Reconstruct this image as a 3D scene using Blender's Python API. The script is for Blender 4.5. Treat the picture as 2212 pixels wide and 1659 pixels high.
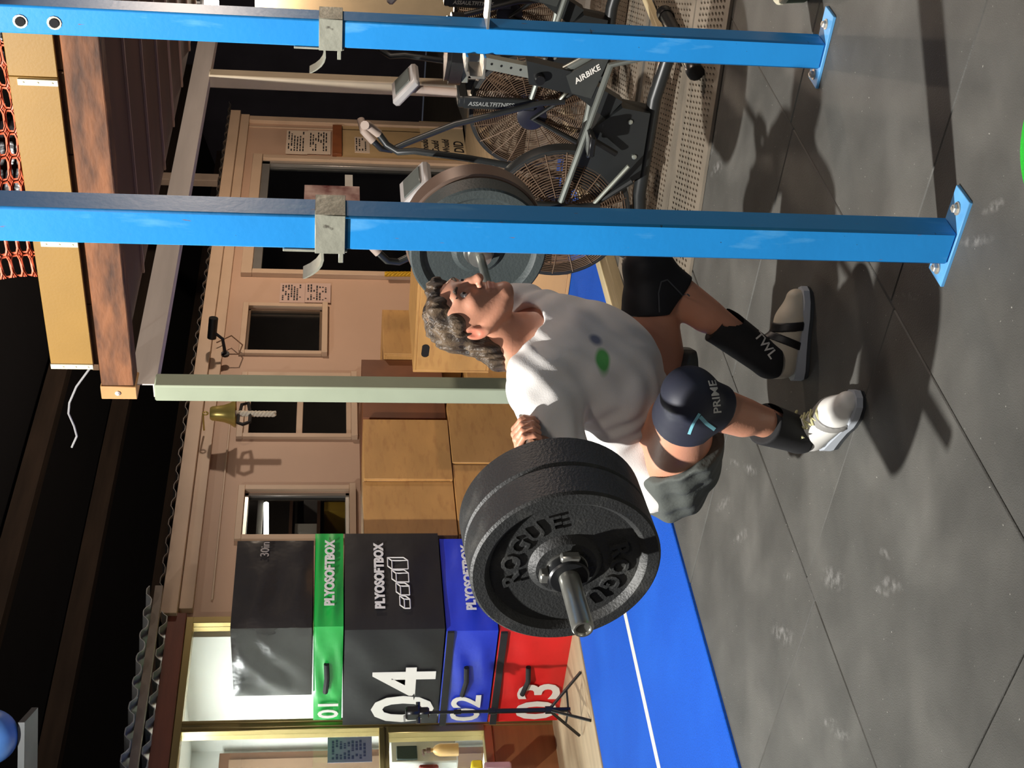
import bpy, bmesh, math, random
import numpy as np
from mathutils import Vector, Matrix
random.seed(4)
for o in list(bpy.data.objects): bpy.data.objects.remove(o)
SC = bpy.context.scene
COL = SC.collection
R = math.radians
# ------------------------------------------------------------------ camera
# x runs along the shed wall (away to the right), y towards the wall, z up; the phone was held sideways
CH = 1.45; FPX = 2900.0
_ps, _pi, _ro = R(52), R(7.75), R(0.65)
_hf = np.array([math.sin(_ps), math.cos(_ps), 0]); _r0 = np.array([math.cos(_ps), -math.sin(_ps), 0]); _up = np.array([0, 0, 1.])
_fw = _hf*math.cos(_pi)-_up*math.sin(_pi); _d0 = -_hf*math.sin(_pi)-_up*math.cos(_pi)
_r = _r0*math.cos(_ro)-_d0*math.sin(_ro); _d = _d0*math.cos(_ro)+_r0*math.sin(_ro)
def P(px, py, a=None, b=None, z=None, t=None):
    """room position of what the photograph shows at a pixel, given one known room coordinate"""
    q = _fw+_r*((1659-py)-829.5)/FPX+_d*(px-1106)/FPX
    if a is not None: k = a/q[0]
    elif b is not None: k = b/q[1]
    elif z is not None: k = (z-CH)/q[2]
    else: k = t
    return Vector((q[0]*k, q[1]*k, CH+q[2]*k))
cam = bpy.data.cameras.new('camera'); camo = bpy.data.objects.new('camera', cam); COL.objects.link(camo)
cam.sensor_fit = 'HORIZONTAL'; cam.sensor_width = 36; cam.lens = FPX/2212*36; cam.clip_start = .05; cam.clip_end = 100
camo.matrix_world = Matrix(((_d[0], _r[0], -_fw[0], 0), (_d[1], _r[1], -_fw[1], 0), (_d[2], _r[2], -_fw[2], CH), (0, 0, 0, 1)))
SC.camera = camo
# ------------------------------------------------------------------ world, lights, exposure
wd = bpy.data.worlds.new('night'); SC.world = wd; wd.use_nodes = True
wd.node_tree.nodes['Background'].inputs[0].default_value = (.75, .8, 1, 1)
wd.node_tree.nodes['Background'].inputs[1].default_value = .045
SC.view_settings.view_transform = 'Standard'; SC.view_settings.look = 'None'
SC.view_settings.gamma = 1; SC.view_settings.use_curve_mapping = False; SC.view_settings.exposure = 0.0
def light(name, kind, loc, power, col, target=None, **kw):
    l = bpy.data.lights.new(name, kind); l.energy = power; l.color = col
    for k, v in kw.items(): setattr(l, k, v)
    o = bpy.data.objects.new(name, l); COL.objects.link(o); o.location = loc
    if target is not None: o.rotation_euler = (Vector(target)-Vector(loc)).to_track_quat('-Z', 'Y').to_euler()
    return o
# floodlight high on the left wall: the one that throws the sharp shadows
light('flood_light', 'SPOT', (.25, 3.55, 5.4), 3000, (1, .975, .93), (5.0, 2.6, .8), spot_size=R(84), spot_blend=.8, shadow_soft_size=.07)
# warm lamps: under the mezzanine at the right and beyond it over the shed door; then two added fills
light('mezzanine_lamp', 'POINT', (6.5, .10, 2.18), 190, (1, .83, .68), shadow_soft_size=.08)
light('door_lamp', 'POINT', (10.6, 4.45, 2.26), 185, (1, .80, .62), shadow_soft_size=.07)
light('shed_fill', 'AREA', (8.4, 8.3, 2.42), 14, (1, .93, .82), (8.4, 8.3, 0), shape='RECTANGLE', size=.9, size_y=.1)  # added fill, brightens the shed interior behind its windows
light('hall_fill', 'AREA', (-.6, -1.4, 4.6), 75, (1, .88, .76), (3.6, 3.4, 0), shape='RECTANGLE', size=2.4, size_y=.4)  # added soft fill from behind the camera, not a real fitting
# ------------------------------------------------------------------ mesh helpers
WM = {}
def V(*a): return Vector(a)
class MB:
    def __init__(s): s.v = []; s.f = []
    def add(s, vs, fs):
        n = len(s.v); s.v += [tuple(v) for v in vs]; s.f += [tuple(i+n for i in f) for f in fs]; return s
    def box(s, c, d, rot=None, bev=0):
        hx, hy, hz = d[0]/2, d[1]/2, d[2]/2; c = Vector(c)
        T = rot.to_3x3() if rot is not None else None
        def w(p):
            p = Vector(p); return (T @ p if T else p)+c
        if bev <= 0:
            vs = [w((x, y, z)) for x in (-hx, hx) for y in (-hy, hy) for z in (-hz, hz)]
            return s.add(vs, [(0, 1, 3, 2), (4, 6, 7, 5), (0, 4, 5, 1), (2, 3, 7, 6), (0, 2, 6, 4), (1, 5, 7, 3)])
        b = min(bev, hx*.9, hy*.9, hz*.9); vs = []; ix = {}
        for x in (-1, 1):
            for y in (-1, 1):
                for z in (-1, 1):
                    for k in range(3):
                        ix[x, y, z, k] = len(vs)
                        q = [x*(hx-b), y*(hy-b), z*(hz-b)]; q[k] = (x*hx, y*hy, z*hz)[k]; vs.append(w(q))
        fs = []
        for k in range(3):
            i, j = [q for q in range(3) if q != k]
            for sg in (-1, 1):
                f = []
                for (u, v) in ((-1, -1), (1, -1), (1, 1), (-1, 1)):
                    t = [0, 0, 0]; t[k] = sg; t[i] = u; t[j] = v; f.append(ix[t[0], t[1], t[2], k])
                fs.append(f)
            for u in (-1, 1):
                for v in (-1, 1):
                    t0 = [0, 0, 0]; t0[i] = u; t0[j] = v; t1 = list(t0); t0[k] = -1; t1[k] = 1
                    fs.append((ix[(*t0, i)], ix[(*t1, i)], ix[(*t1, j)], ix[(*t0, j)]))
        for x in (-1, 1):
            for y in (-1, 1):
                for z in (-1, 1): fs.append((ix[x, y, z, 0], ix[x, y, z, 1], ix[x, y, z, 2]))
        return s.add(vs, fs)
    def bb(s, p, q, bev=0):
        p, q = Vector(p), Vector(q); return s.box((p+q)/2, [abs(x) for x in (q-p)], None, bev)
    def tube(s, pts, r, n=10, caps=True, closed=False):
        pts = [Vector(p) for p in pts]; m = len(pts)
        rs = r if isinstance(r, (list, tuple)) else [r]*m
        t0 = (pts[1]-pts[0]).normalized(); up = Vector((0, 0, 1)) if abs(t0.z) < .9 else Vector((1, 0, 0))
        nx = t0.cross(up).normalized(); vs = []
        for i in range(m):
            if closed: t = (pts[(i+1) % m]-pts[i-1]).normalized()
            else: t = (pts[min(i+1, m-1)]-pts[max(i-1, 0)]).normalized()
            nx = (nx-t*nx.dot(t)).normalized(); ny = t.cross(nx)
            for k in range(n):
                w = 2*math.pi*k/n; vs.append(pts[i]+(nx*math.cos(w)+ny*math.sin(w))*rs[i])
        fs = []
        for i in range(m if closed else m-1):
            j = (i+1) % m
            for k in range(n): fs.append((i*n+k, i*n+(k+1) % n, j*n+(k+1) % n, j*n+k))
        if caps and not closed: fs += [tuple(range(n))[::-1], tuple((m-1)*n+k for k in range(n))]
        return s.add(vs, fs)
    def cyl(s, p, q, r, n=16): return s.tube([p, q], r, n)
    def lathe(s, prof, o, ax, n=32, closed=False):
        ax = Vector(ax).normalized(); o = Vector(o); up = Vector((0, 0, 1)) if abs(ax.z) < .9 else Vector((1, 0, 0))
        u = ax.cross(up).normalized(); w = ax.cross(u); vs = []
        for (r, h) in prof:
            for k in range(n):
                t = 2*math.pi*k/n; vs.append(o+ax*h+(u*math.cos(t)+w*math.sin(t))*r)
        m = len(prof); fs = []
        for i in range(m if closed else m-1):
            j = (i+1) % m
            for k in range(n): fs.append((i*n+k, i*n+(k+1) % n, j*n+(k+1) % n, j*n+k))
        if not closed: fs += [tuple(range(n))[::-1], tuple((m-1)*n+k for k in range(n))]
        return s.add(vs, fs)
    def prism(s, poly, o, ux, uy, uz):
        o, ux, uy, uz = Vector(o), Vector(ux), Vector(uy), Vector(uz); n = len(poly)
        vs = [o+ux*x+uy*y for x, y in poly]; vs += [v+uz for v in vs]
        fs = [tuple(range(n))[::-1], tuple(range(n, 2*n))]+[(i, (i+1) % n, n+(i+1) % n, n+i) for i in range(n)]
        return s.add(vs, fs)
    def sheet(s, fn, nu, nv, th=0):
        vs = [Vector(fn(i/nu, j/nv)) for i in range(nu+1) for j in range(nv+1)]
        fs = [(i*(nv+1)+j, (i+1)*(nv+1)+j, (i+1)*(nv+1)+j+1, i*(nv+1)+j+1) for i in range(nu) for j in range(nv)]
        return s.add(vs, fs)
    def build(s, name, m, parent=None, local=False, org=None, sharp=38, recalc=True):
        me = bpy.data.meshes.new(name)
        vs = s.v
        o = bpy.data.objects.new(name, me)
        if parent is None:
            if org is None:
                xs = np.array(vs); org = ((xs[:, 0].min()+xs[:, 0].max())/2, (xs[:, 1].min()+xs[:, 1].max())/2, xs[:, 2].min())
            o.location = org; WM[o] = Matrix.Translation(org)
            vs = [(x-org[0], y-org[1], z-org[2]) for x, y, z in vs]
        else:
            o.parent = parent; WM[o] = WM[parent]
            if not local:
                iv = WM[parent].inverted(); vs = [tuple(iv @ Vector(v)) for v in vs]
        me.from_pydata(vs, [], s.f); 
        if recalc:
            bm = bmesh.new(); bm.from_mesh(me); bmesh.ops.recalc_face_normals(bm, faces=bm.faces); bm.to_mesh(me); bm.free()
        for p in me.polygons: p.use_smooth = True
        me.set_sharp_from_angle(angle=R(sharp))
        COL.objects.link(o)
        if m is not None: me.materials.append(m)
        return o
def tag(o, label=None, cat=None, group=None, kind=None):
    if label: o['label'] = label
    if cat: o['category'] = cat
    if group: o['group'] = group
    if kind: o['kind'] = kind
    return o
def thing(name, label, cat, loc=(0, 0, 0), rz=0, group=None):
    o = bpy.data.objects.new(name, None); COL.objects.link(o); o.empty_display_size = .1
    o.location = loc; o.rotation_euler = (0, 0, rz); WM[o] = Matrix.Translation(loc) @ Matrix.Rotation(rz, 4, 'Z')
    return tag(o, label, cat, group)
def struct(o): o['kind'] = 'structure'; return o
def share(o, name=None, parent=None, loc=None, rot=None):
    c = o.copy(); COL.objects.link(c)
    if name: c.name = name
    if parent is not None: c.parent = parent
    if loc is not None: c.location = loc
    if rot is not None: c.rotation_euler = rot
    return c
def copy_tree(o, parent=None):
    c = o.copy(); COL.objects.link(c); c.parent = parent
    for ch in [q for q in bpy.data.objects if q.parent == o]: copy_tree(ch, c)
    return c
def rotm(ux, uy, uz): return Matrix((ux, uy, uz)).transposed()
def text_mb(txt, size, o, ux, uy, depth=.002, align='LEFT', bold=0.0, shear=0.0, spacing=1.0):
    cu = bpy.data.curves.new('t', 'FONT'); cu.body = txt; cu.size = size; cu.extrude = depth/2; cu.align_x = align
    cu.offset = bold; cu.shear = shear; cu.space_character = spacing; cu.resolution_u = 3
    ob = bpy.data.objects.new('t', cu); COL.objects.link(ob)
    dg = bpy.context.evaluated_depsgraph_get(); dg.update()
    me = bpy.data.meshes.new_from_object(ob.evaluated_get(dg))
    ux, uy = Vector(ux), Vector(uy); uz = ux.cross(uy).normalized(); o = Vector(o); m = MB()
    m.v = [tuple(o+ux*v.co.x+uy*v.co.y+uz*v.co.z) for v in me.vertices]; m.f = [tuple(p.vertices) for p in me.polygons]
    bpy.data.objects.remove(ob); bpy.data.curves.remove(cu); bpy.data.meshes.remove(me)
    return m
# ------------------------------------------------------------------ materials
def srgb(r, g, b):
    f = lambda c: (c/255/12.92 if c <= 10 else ((c/255+.055)/1.055)**2.4)
    return (f(r), f(g), f(b), 1)
MATS = {}
def nd(nt, t, **kw):
    n = nt.nodes.new(t)
    for k, v in kw.items(): setattr(n, k, v)
    return n
def mat(name, col, rough=.6, metal=0, var=.18, scale=6, stretch=(1, 1, 1), col2=None, bump=0, bscale=None, spec=.5, coat=0, emis=None, estr=0, detail=4, contrast=(.3, .7)):
    if name in MATS: return MATS[name]
    m = bpy.data.materials.new(name); m.use_nodes = True; nt = m.node_tree; L = nt.links
    bs = nt.nodes['Principled BSDF']; MATS[name] = m
    c = srgb(*col)
    if col2 is None: c2 = tuple(x*(1-var) for x in c[:3])+(1,)
    else: c2 = srgb(*col2)
    tc = nd(nt, 'ShaderNodeTexCoord'); mp = nd(nt, 'ShaderNodeMapping'); mp.inputs['Scale'].default_value = stretch
    L.new(tc.outputs['Object'], mp.inputs[0])
    nz = nd(nt, 'ShaderNodeTexNoise'); nz.inputs['Scale'].default_value = scale; nz.inputs['Detail'].default_value = detail
    L.new(mp.outputs[0], nz.inputs['Vector'])
    cr = nd(nt, 'ShaderNodeValToRGB'); cr.color_ramp.elements[0].position = contrast[0]; cr.color_ramp.elements[1].position = contrast[1]
    cr.color_ramp.elements[0].color = c2; cr.color_ramp.elements[1].color = c
    L.new(nz.outputs['Fac'], cr.inputs[0]); L.new(cr.outputs[0], bs.inputs['Base Color'])
    bs.inputs['Roughness'].default_value = rough; bs.inputs['Metallic'].default_value = metal
    bs.inputs['Specular IOR Level'].default_value = spec
    if coat: bs.inputs['Coat Weight'].default_value = coat; bs.inputs['Coat Roughness'].default_value = .15
    if bump:
        n2 = nd(nt, 'ShaderNodeTexNoise'); n2.inputs['Scale'].default_value = bscale or scale*4; n2.inputs['Detail'].default_value = 3
        L.new(mp.outputs[0], n2.inputs['Vector'])
        bp = nd(nt, 'ShaderNodeBump'); bp.inputs['Strength'].default_value = bump; bp.inputs['Distance'].default_value = .01
        L.new(n2.outputs['Fac'], bp.inputs['Height']); L.new(bp.outputs[0], bs.inputs['Normal'])
    if emis: bs.inputs['Emission Color'].default_value = srgb(*emis); bs.inputs['Emission Strength'].default_value = estr
    return m
def glass(name, tint=(200, 205, 205), refl=.12):
    if name in MATS: return MATS[name]
    m = bpy.data.materials.new(name); m.use_nodes = True; nt = m.node_tree; MATS[name] = m
    nt.nodes.remove(nt.nodes['Principled BSDF']); out = nt.nodes['Material Output']
    tr = nd(nt, 'ShaderNodeBsdfTransparent'); tr.inputs[0].default_value = srgb(*tint)
    gl = nd(nt, 'ShaderNodeBsdfGlossy'); gl.inputs['Roughness'].default_value = .03
    lw = nd(nt, 'ShaderNodeLayerWeight'); lw.inputs[0].default_value = .5
    pw = nd(nt, 'ShaderNodeMath', operation='POWER'); pw.inputs[1].default_value = 4; nt.links.new(lw.outputs['Facing'], pw.inputs[0])
    fr = nd(nt, 'ShaderNodeMath', operation='MULTIPLY_ADD'); fr.inputs[1].default_value = .9; fr.inputs[2].default_value = .035; nt.links.new(pw.outputs[0], fr.inputs[0])
    mx = nd(nt, 'ShaderNodeMixShader'); L = nt.links
    L.new(fr.outputs[0], mx.inputs[0]); L.new(tr.outputs[0], mx.inputs[1]); L.new(gl.outputs[0], mx.inputs[2]); L.new(mx.outputs[0], out.inputs[0])
    return m
def mix_layer(m, fac_fn, col):
    """put another colour over a material's base colour where the node socket made by fac_fn is 1"""
    nt = m.node_tree; bs = nt.nodes['Principled BSDF']; lk = bs.inputs['Base Color'].links[0]; src = lk.from_socket
    mx = nd(nt, 'ShaderNodeMix', data_type='RGBA'); mx.inputs[7].default_value = srgb(*col)
    nt.links.new(src, mx.inputs[6]); nt.links.new(fac_fn(nt), mx.inputs[0]); nt.links.new(mx.outputs[2], bs.inputs['Base Color'])
def noise_fac(scale, lo, hi, stretch=(1, 1, 1), detail=6, coord='Object', amount=1.0):
    def fn(nt):
        tc = nd(nt, 'ShaderNodeTexCoord'); mp = nd(nt, 'ShaderNodeMapping'); mp.inputs['Scale'].default_value = stretch
        nz = nd(nt, 'ShaderNodeTexNoise'); nz.inputs['Scale'].default_value = scale; nz.inputs['Detail'].default_value = detail
        mr = nd(nt, 'ShaderNodeMapRange'); mr.inputs[1].default_value = lo; mr.inputs[2].default_value = hi; mr.inputs[4].default_value = amount
        nt.links.new(tc.outputs[coord], mp.inputs[0]); nt.links.new(mp.outputs[0], nz.inputs['Vector']); nt.links.new(nz.outputs['Fac'], mr.inputs[0])
        return mr.outputs[0]
    return fn
# ================================================================== STRUCTURE
M_conc = mat('concrete', (120, 112, 100), .8, scale=3, bump=.1)
M_rub = mat('rubber_tile', (84, 83, 79), .62, var=.38, scale=4, bump=.25, bscale=260, detail=8, spec=.35)
mix_layer(M_rub, noise_fac(2.2, .52, .75, (1, 1, 1), 8, 'Object', .35), (118, 116, 110))
mix_layer(M_rub, noise_fac(95, .735, .78, (1, 1, 1), 2, 'Object', .7), (190, 188, 180))
def smudges(spots):
    def fn(nt):
        L = nt.links; geo = nd(nt, 'ShaderNodeNewGeometry'); nz = nd(nt, 'ShaderNodeTexNoise'); nz.inputs['Scale'].default_value = 38; nz.inputs['Detail'].default_value = 6
        L.new(geo.outputs['Position'], nz.inputs['Vector']); tot = None
        for (x, y, rot, la, lb) in spots:
            mp = nd(nt, 'ShaderNodeMapping', vector_type='TEXTURE'); mp.inputs['Location'].default_value = (x, y, 0); mp.inputs['Rotation'].default_value = (0, 0, rot); mp.inputs['Scale'].default_value = (la, lb, 1000)
            L.new(geo.outputs['Position'], mp.inputs[0]); ln = nd(nt, 'ShaderNodeVectorMath', operation='LENGTH'); L.new(mp.outputs[0], ln.inputs[0])
            mr = nd(nt, 'ShaderNodeMapRange'); mr.inputs[1].default_value = 1; mr.inputs[2].default_value = .1; L.new(ln.outputs['Value'], mr.inputs[0])
            if tot is None: tot = mr.outputs[0]
            else:
                mx = nd(nt, 'ShaderNodeMath', operation='MAXIMUM'); L.new(tot, mx.inputs[0]); L.new(mr.outputs[0], mx.inputs[1]); tot = mx.outputs[0]
        ml = nd(nt, 'ShaderNodeMath', operation='MULTIPLY_ADD'); L.new(nz.outputs['Fac'], ml.inputs[0]); ml.inputs[1].default_value = 2.4; ml.inputs[2].default_value = -1.05
        m2 = nd(nt, 'ShaderNodeMath', operation='MULTIPLY', use_clamp=True); L.new(ml.outputs[0], m2.inputs[0]); L.new(tot, m2.inputs[1])
        m3 = nd(nt, 'ShaderNodeMath', operation='MULTIPLY', use_clamp=True); L.new(m2.outputs[0], m3.inputs[0]); m3.inputs[1].default_value = .5
        return m3.outputs[0]
    return fn
sp = []
for (x, y, rot, la, lb) in [(1535, 330, 1.2, .12, .03), (1548, 365, .4, .09, .04), (1620, 1015, .3, .08, .03), (1585, 1000, .3, .07, .02), (1912, 1195, .2, .05, .018), (1925, 1262, .4, .07, .03), (1905, 1275, .3, .06, .02), (1790, 1560, .6, .07, .02), (1815, 1585, .5, .08, .025), (1700, 1245, .6, .05, .018), (2150, 445, .5, .06, .02), (1600, 1160, .7, .1, .03), (1560, 1090, .7, .1, .03), (2110, 520, .3, .08, .02), (1970, 640, .2, .06, .015), (1800, 1250, .4, .1, .05), (1690, 1370, .4, .12, .05)]:
    g = P(x, y, z=0); sp.append((g.x, g.y, R(20)+rot*.9, la*1.1, lb*.8))
mix_layer(M_rub, smudges(sp), (200, 198, 195))
fl = MB(); fl.bb((-4, -5, -.06), (20, 13, -.022)); floor = struct(fl.build('floor', M_conc))
rows = [(-1.135, -.13, .2), (-.13, .875, .55), (.875, 1.88, .77), (1.88, 2.885, .745), (2.885, 3.87, .655)]
tmesh = {}
for (b0, b1, off) in rows:
    for k in range(0, 8):
        a0 = off+k
        if a0 > 7.4: continue
        m = MB(); dz = random.uniform(-.0012, .0012)
        key = round(b1-b0, 3)
        if key not in tmesh:
            m.box((0, 0, 0), (.997, b1-b0-.004, .022), None, .0035); o = m.build('rubber_tile', M_rub, floor, local=True); tmesh[key] = o
        else: o = share(tmesh[key])
        o.location = Vector((a0+.5, (b0+b1)/2, -.011+dz))-WM[floor].translation
        o.rotation_euler = (0, 0, random.uniform(-.0015, .0015))
# blue turf lane with a painted line
M_turf = mat('blue_turf', (24, 96, 216), .85, var=.3, scale=160, bump=.6, bscale=420, spec=.2)
mix_layer(M_turf, noise_fac(1.6, .45, .75, (1, 1, 1), 3, 'Object', .35), (40, 118, 235))
M_white = mat('white_line', (215, 214, 208), .85, var=.12, scale=60)
tf = thing('turf_strip', 'bright blue artificial turf lane with one white painted line', 'turf', (4, 4.83, 0))
m = MB(); m.bb((.6, 3.87, -.02), (7.6, 5.8, .012), .004); m.build('turf', M_turf, tf)
m = MB(); m.bb((.6, 4.785, .011), (7.6, 4.835, .0135)); m.build('painted_line', M_white, tf)
# sheet flooring in front of the shed
M_ply = mat('pale_floor_ply', (176, 154, 122), .6, var=.25, scale=3, stretch=(.6, 5, 1))
m = MB(); m.bb((.6, 5.8, -.022), (6.9, 5.9, .02), .004); struct(tag(m.build('trim_1', M_ply)))
fb = None
for i, a0 in enumerate((.6, 2.4, 4.2, 6.0, 7.8, 9.6, 11.4)):
    m = MB(); m.bb((a0, 5.9, -.022), (a0+1.795, 7.0, .004), .002); m.build('floor_board', M_ply, floor)
# timber edging along the turf, right of the post
M_pine = mat('pale_pine', (206, 190, 152), .55, var=.25, scale=4, stretch=(.5, 8, 8))
ed = thing('timber_edging', 'pale timber edging strips along the turf by the post', 'edging', (6, 3.75, 0))
m = MB(); m.bb((4.76, 3.80, -.02), (7.5, 3.866, .035), .004); m.build('strip', M_pine, ed)
m = MB(); m.bb((4.76, 3.655, -.02), (7.5, 3.745, .05), .004); m.build('strip', M_pine, ed)
m = MB(); m.bb((4.76, 3.75, -.02), (7.5, 3.795, .02), .002); m.build('strip', M_pine, ed)
# perforated mats under the bikes
M_perf = mat('perforated_mat', (126, 116, 102), .65, var=.25, scale=6, bump=.1, bscale=80)
def perf_mat(a0, b0, a1, b1, rz, label):
    L, Wd = a1-a0, b1-b0; th = .012; t = thing('perforated_mat', label, 'mat', (a0, b0, .001), rz, 'perforated mats under the bikes')
    m = MB(); br = .05
    px, py = .044, .023; nx, ny = int((L-2*br)/px), int((Wd-2*br)/py); px = (L-2*br)/nx; py = (Wd-2*br)/ny
    m.bb((0, 0, 0), (L, br, th), .003); m.bb((0, Wd-br, 0), (L, Wd, th), .003); m.bb((0, br, 0), (br, Wd-br, th)); m.bb((L-br, br, 0), (L, Wd-br, th))
    m.build('border', M_perf, t, local=True)
    q = MB(); vs = []; fs = []
    hole = [(.0155*math.cos(w), .0062*math.sin(w)) for w in [math.pi/8+k*math.pi/4 for k in range(8)]]
    sq = [(.5, .25), (.25, .5), (-.25, .5), (-.5, .25), (-.5, -.25), (-.25, -.5), (.25, -.5), (.5, -.25)]
    ou = [(.5, .5*.5), (.5*.5, .5), (-.25, .5), (-.5, .25), (-.5, -.25), (-.25, -.5), (.25, -.5), (.5, -.25)]
    for i in range(nx):
        for j in range(ny):
            cx = br+(i+.5)*px; cy = br+(j+.5)*py+(py/4 if i % 2 else -py/4)
            n = len(vs)
            vs += [(cx+x, cy+y, th) for x, y in hole]+[(cx+x, cy+y, 0) for x, y in hole]
            vs += [(br+(i+.5)*px+x*px, br+(j+.5)*py+y*py, th) for x, y in ou]
            vs += [(br+(i+.5)*px+x*px, br+(j+.5)*py+y*py, th) for x, y in ((.5, .5), (-.5, .5), (-.5, -.5), (.5, -.5))]
            for k in range(8):
                k2 = (k+1) % 8; fs.append((n+k, n+k2, n+8+k2, n+8+k)); fs.append((n+16+k, n+16+k2, n+k2, n+k))
            for c, (k, k2) in enumerate(((0, 1), (2, 3), (4, 5), (6, 7))): fs.append((n+24+c, n+16+k2, n+16+k))
    q.v = vs; q.f = fs; o = q.build('perforation', M_perf, t, local=True, recalc=False); o['kind'] = 'stuff'
    return t
perf_mat(4.66, 1.55, 5.12, 3.0, R(9), 'nearest perforated grey-beige mat, bordering the black rubber tiles')
perf_mat(5.14, 1.45, 5.86, 3.55, R(7), 'perforated grey-beige mat under the nearest air bike')
perf_mat(5.90, 1.45, 7.3, 3.55, R(4), 'perforated grey-beige mat farthest back, under the middle air bike')
# ------------------------------------------------------------------ tan shed (the hut) along y = 7
WB = 7.0
M_tan = mat('tan_cladding', (190, 156, 132), .55, var=.1, scale=1.2, bump=.03, bscale=60)
M_tan2 = mat('tan_trim', (196, 168, 142), .5, var=.12, scale=3)
M_dark = mat('dark_interior', (40, 37, 36), .9)
def wall_holes(a0, a1, z0, z1, holes, b0, th, name, m, parent=None):
    xs = sorted({a0, a1, *[h[0] for h in holes], *[h[1] for h in holes]}); zs = sorted({z0, z1, *[h[2] for h in holes], *[h[3] for h in holes]})
    q = MB()
    for i in range(len(xs)-1):
        for j in range(len(zs)-1):
            cx, cz = (xs[i]+xs[i+1])/2, (zs[j]+zs[j+1])/2
            if any(h[0] < cx < h[1] and h[2] < cz < h[3] for h in holes): continue
            q.bb((xs[i], b0, zs[j]), (xs[i+1], b0+th, zs[j+1]))
    return q.build(name, m, parent)
HA = (9.36, 10.02, 1.52, 2.17); HB = (8.26, 9.0, 1.27, 2.125); HC = (7.12, 7.60, 1.29, 2.07); HD = (10.62, 12.70, 0, 2.17)
hut = struct(wall_holes(6.32, 13.62, 0, 2.5, [HA, HB, HC, HD], WB, .08, 'wall_shed', M_tan))
def part(name, m, parent, *boxes, bev=.003):
    q = MB()
    for (p, r) in boxes: q.bb(p, r, bev)
    return q.build(name, m, parent)
# fascia, cover strips and corner of the shed
for nm, (z0, z1, y0) in {'fascia_board': (2.445, 2.555, 6.90), 'lower_fascia_board': (2.35, 2.443, 6.945)}.items():
    part(nm, M_tan2, hut, ((6.30 if z0 > 2.4 else 6.38, y0, z0), (13.66, 6.995, z1)))
part('corner_board', M_tan2, hut, ((13.56, 6.96, 0), (13.66, 7.08, 2.5)))
part('cover_strip', M_tan2, hut, ((13.45, 6.985, 0), (13.47, 6.999, 2.35)))
part('wall_sheet_edge', M_tan2, hut, ((6.5, 6.988, 2.225), (8.95, 6.999, 2.24)))
part('cream_panel', mat('cream_panel', (200, 168, 122), .5, var=.1), hut, ((12.82, 6.985, 0), (13.55, 6.999, 1.40)))
part('timber_block', mat('red_timber', (150, 86, 48), .6, var=.3, scale=8), hut, ((12.84, 6.95, 1.345), (13.5, 6.99, 1.445)))
# side and back of the shed, dark inside
q = MB(); q.bb((13.6, 7.08, 0), (13.66, 9.6, 2.5)); q.bb((6.3, 9.6, 0), (13.66, 9.66, 2.6)); q.bb((6.32, 7.08, 0), (6.38, 9.6, 2.5)); q.bb((6.3, 7.08, 2.5), (13.66, 9.66, 2.54)); q.bb((10.3, 7.08, 0), (10.36, 9.6, 2.5))
q.build('wall_inner_shed', mat('grey_lining', (92, 80, 70), .8), hut)
# windows and the sliding door
M_alu = mat('aluminium', (176, 172, 166), .35, .7, var=.1)
M_gls = glass('window_glass', (205, 208, 208))
def window(n, h, m_frame, fw=.035, sash=(), out=.03, casing=.05):
    a0, a1, z0, z1 = h; y0 = WB-out
    f = part('window_%d' % n, M_tan2, None, ((a0-casing, y0, z1), (a1+casing, WB, z1+casing)), ((a0-casing, y0-.02, z0-casing), (a1+casing, WB, z0)), ((a0-casing, y0, z0), (a0, WB, z1)), ((a1, y0, z0), (a1+casing, WB, z1)))
    struct(f)
    part('window_frame', m_frame, f, ((a0, WB+.01, z1-fw), (a1, WB+.06, z1)), ((a0, WB+.01, z0), (a1, WB+.06, z0+fw)), ((a0, WB+.01, z0), (a0+fw, WB+.06, z1)), ((a1-fw, WB+.01, z0), (a1, WB+.06, z1)), *sash)
    q = MB(); q.bb((a0+fw, WB+.032, z0+fw), (a1-fw, WB+.037, z1-fw)); q.build('pane', M_gls, f)
    return f
window(1, HA, mat('bronze_frame', (96, 74, 54), .5), .022)
window(2, HB, M_tan2, .04, [((8.26, WB+.012, 1.66), (9.0, WB+.058, 1.71))])
window(3, HC, M_alu, .03)
d = part('door_1', M_tan2, None, ((HD[0]-.10, WB-.05, 0), (HD[0]-.03, WB, 2.168)), ((HD[1]+.02, WB-.04, 0), (HD[1]+.09, WB, 2.168)), ((HD[0]-.10, WB-.05, 2.17), (HD[1]+.09, WB, 2.27)))
struct(d)
part('door_frame', M_alu, d, ((HD[0]-.03, WB-.01, 0), (HD[0]+.03, WB+.07, 2.17)), ((HD[1]-.06, WB-.01, 0), (HD[1]+.02, WB+.07, 2.17)), ((HD[0], WB-.01, 2.09), (HD[1], WB+.07, 2.17)), ((11.60, WB+.0, 0), (11.68, WB+.05, 2.1)))
q = MB(); q.bb((11.68, WB+.02, 0), (HD[1]-.06, WB+.026, 2.09)); q.bb((HD[0]+.03, WB+.04, 0), (11.60, WB+.046, 2.09)); q.build('pane', M_gls, d)
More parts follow.
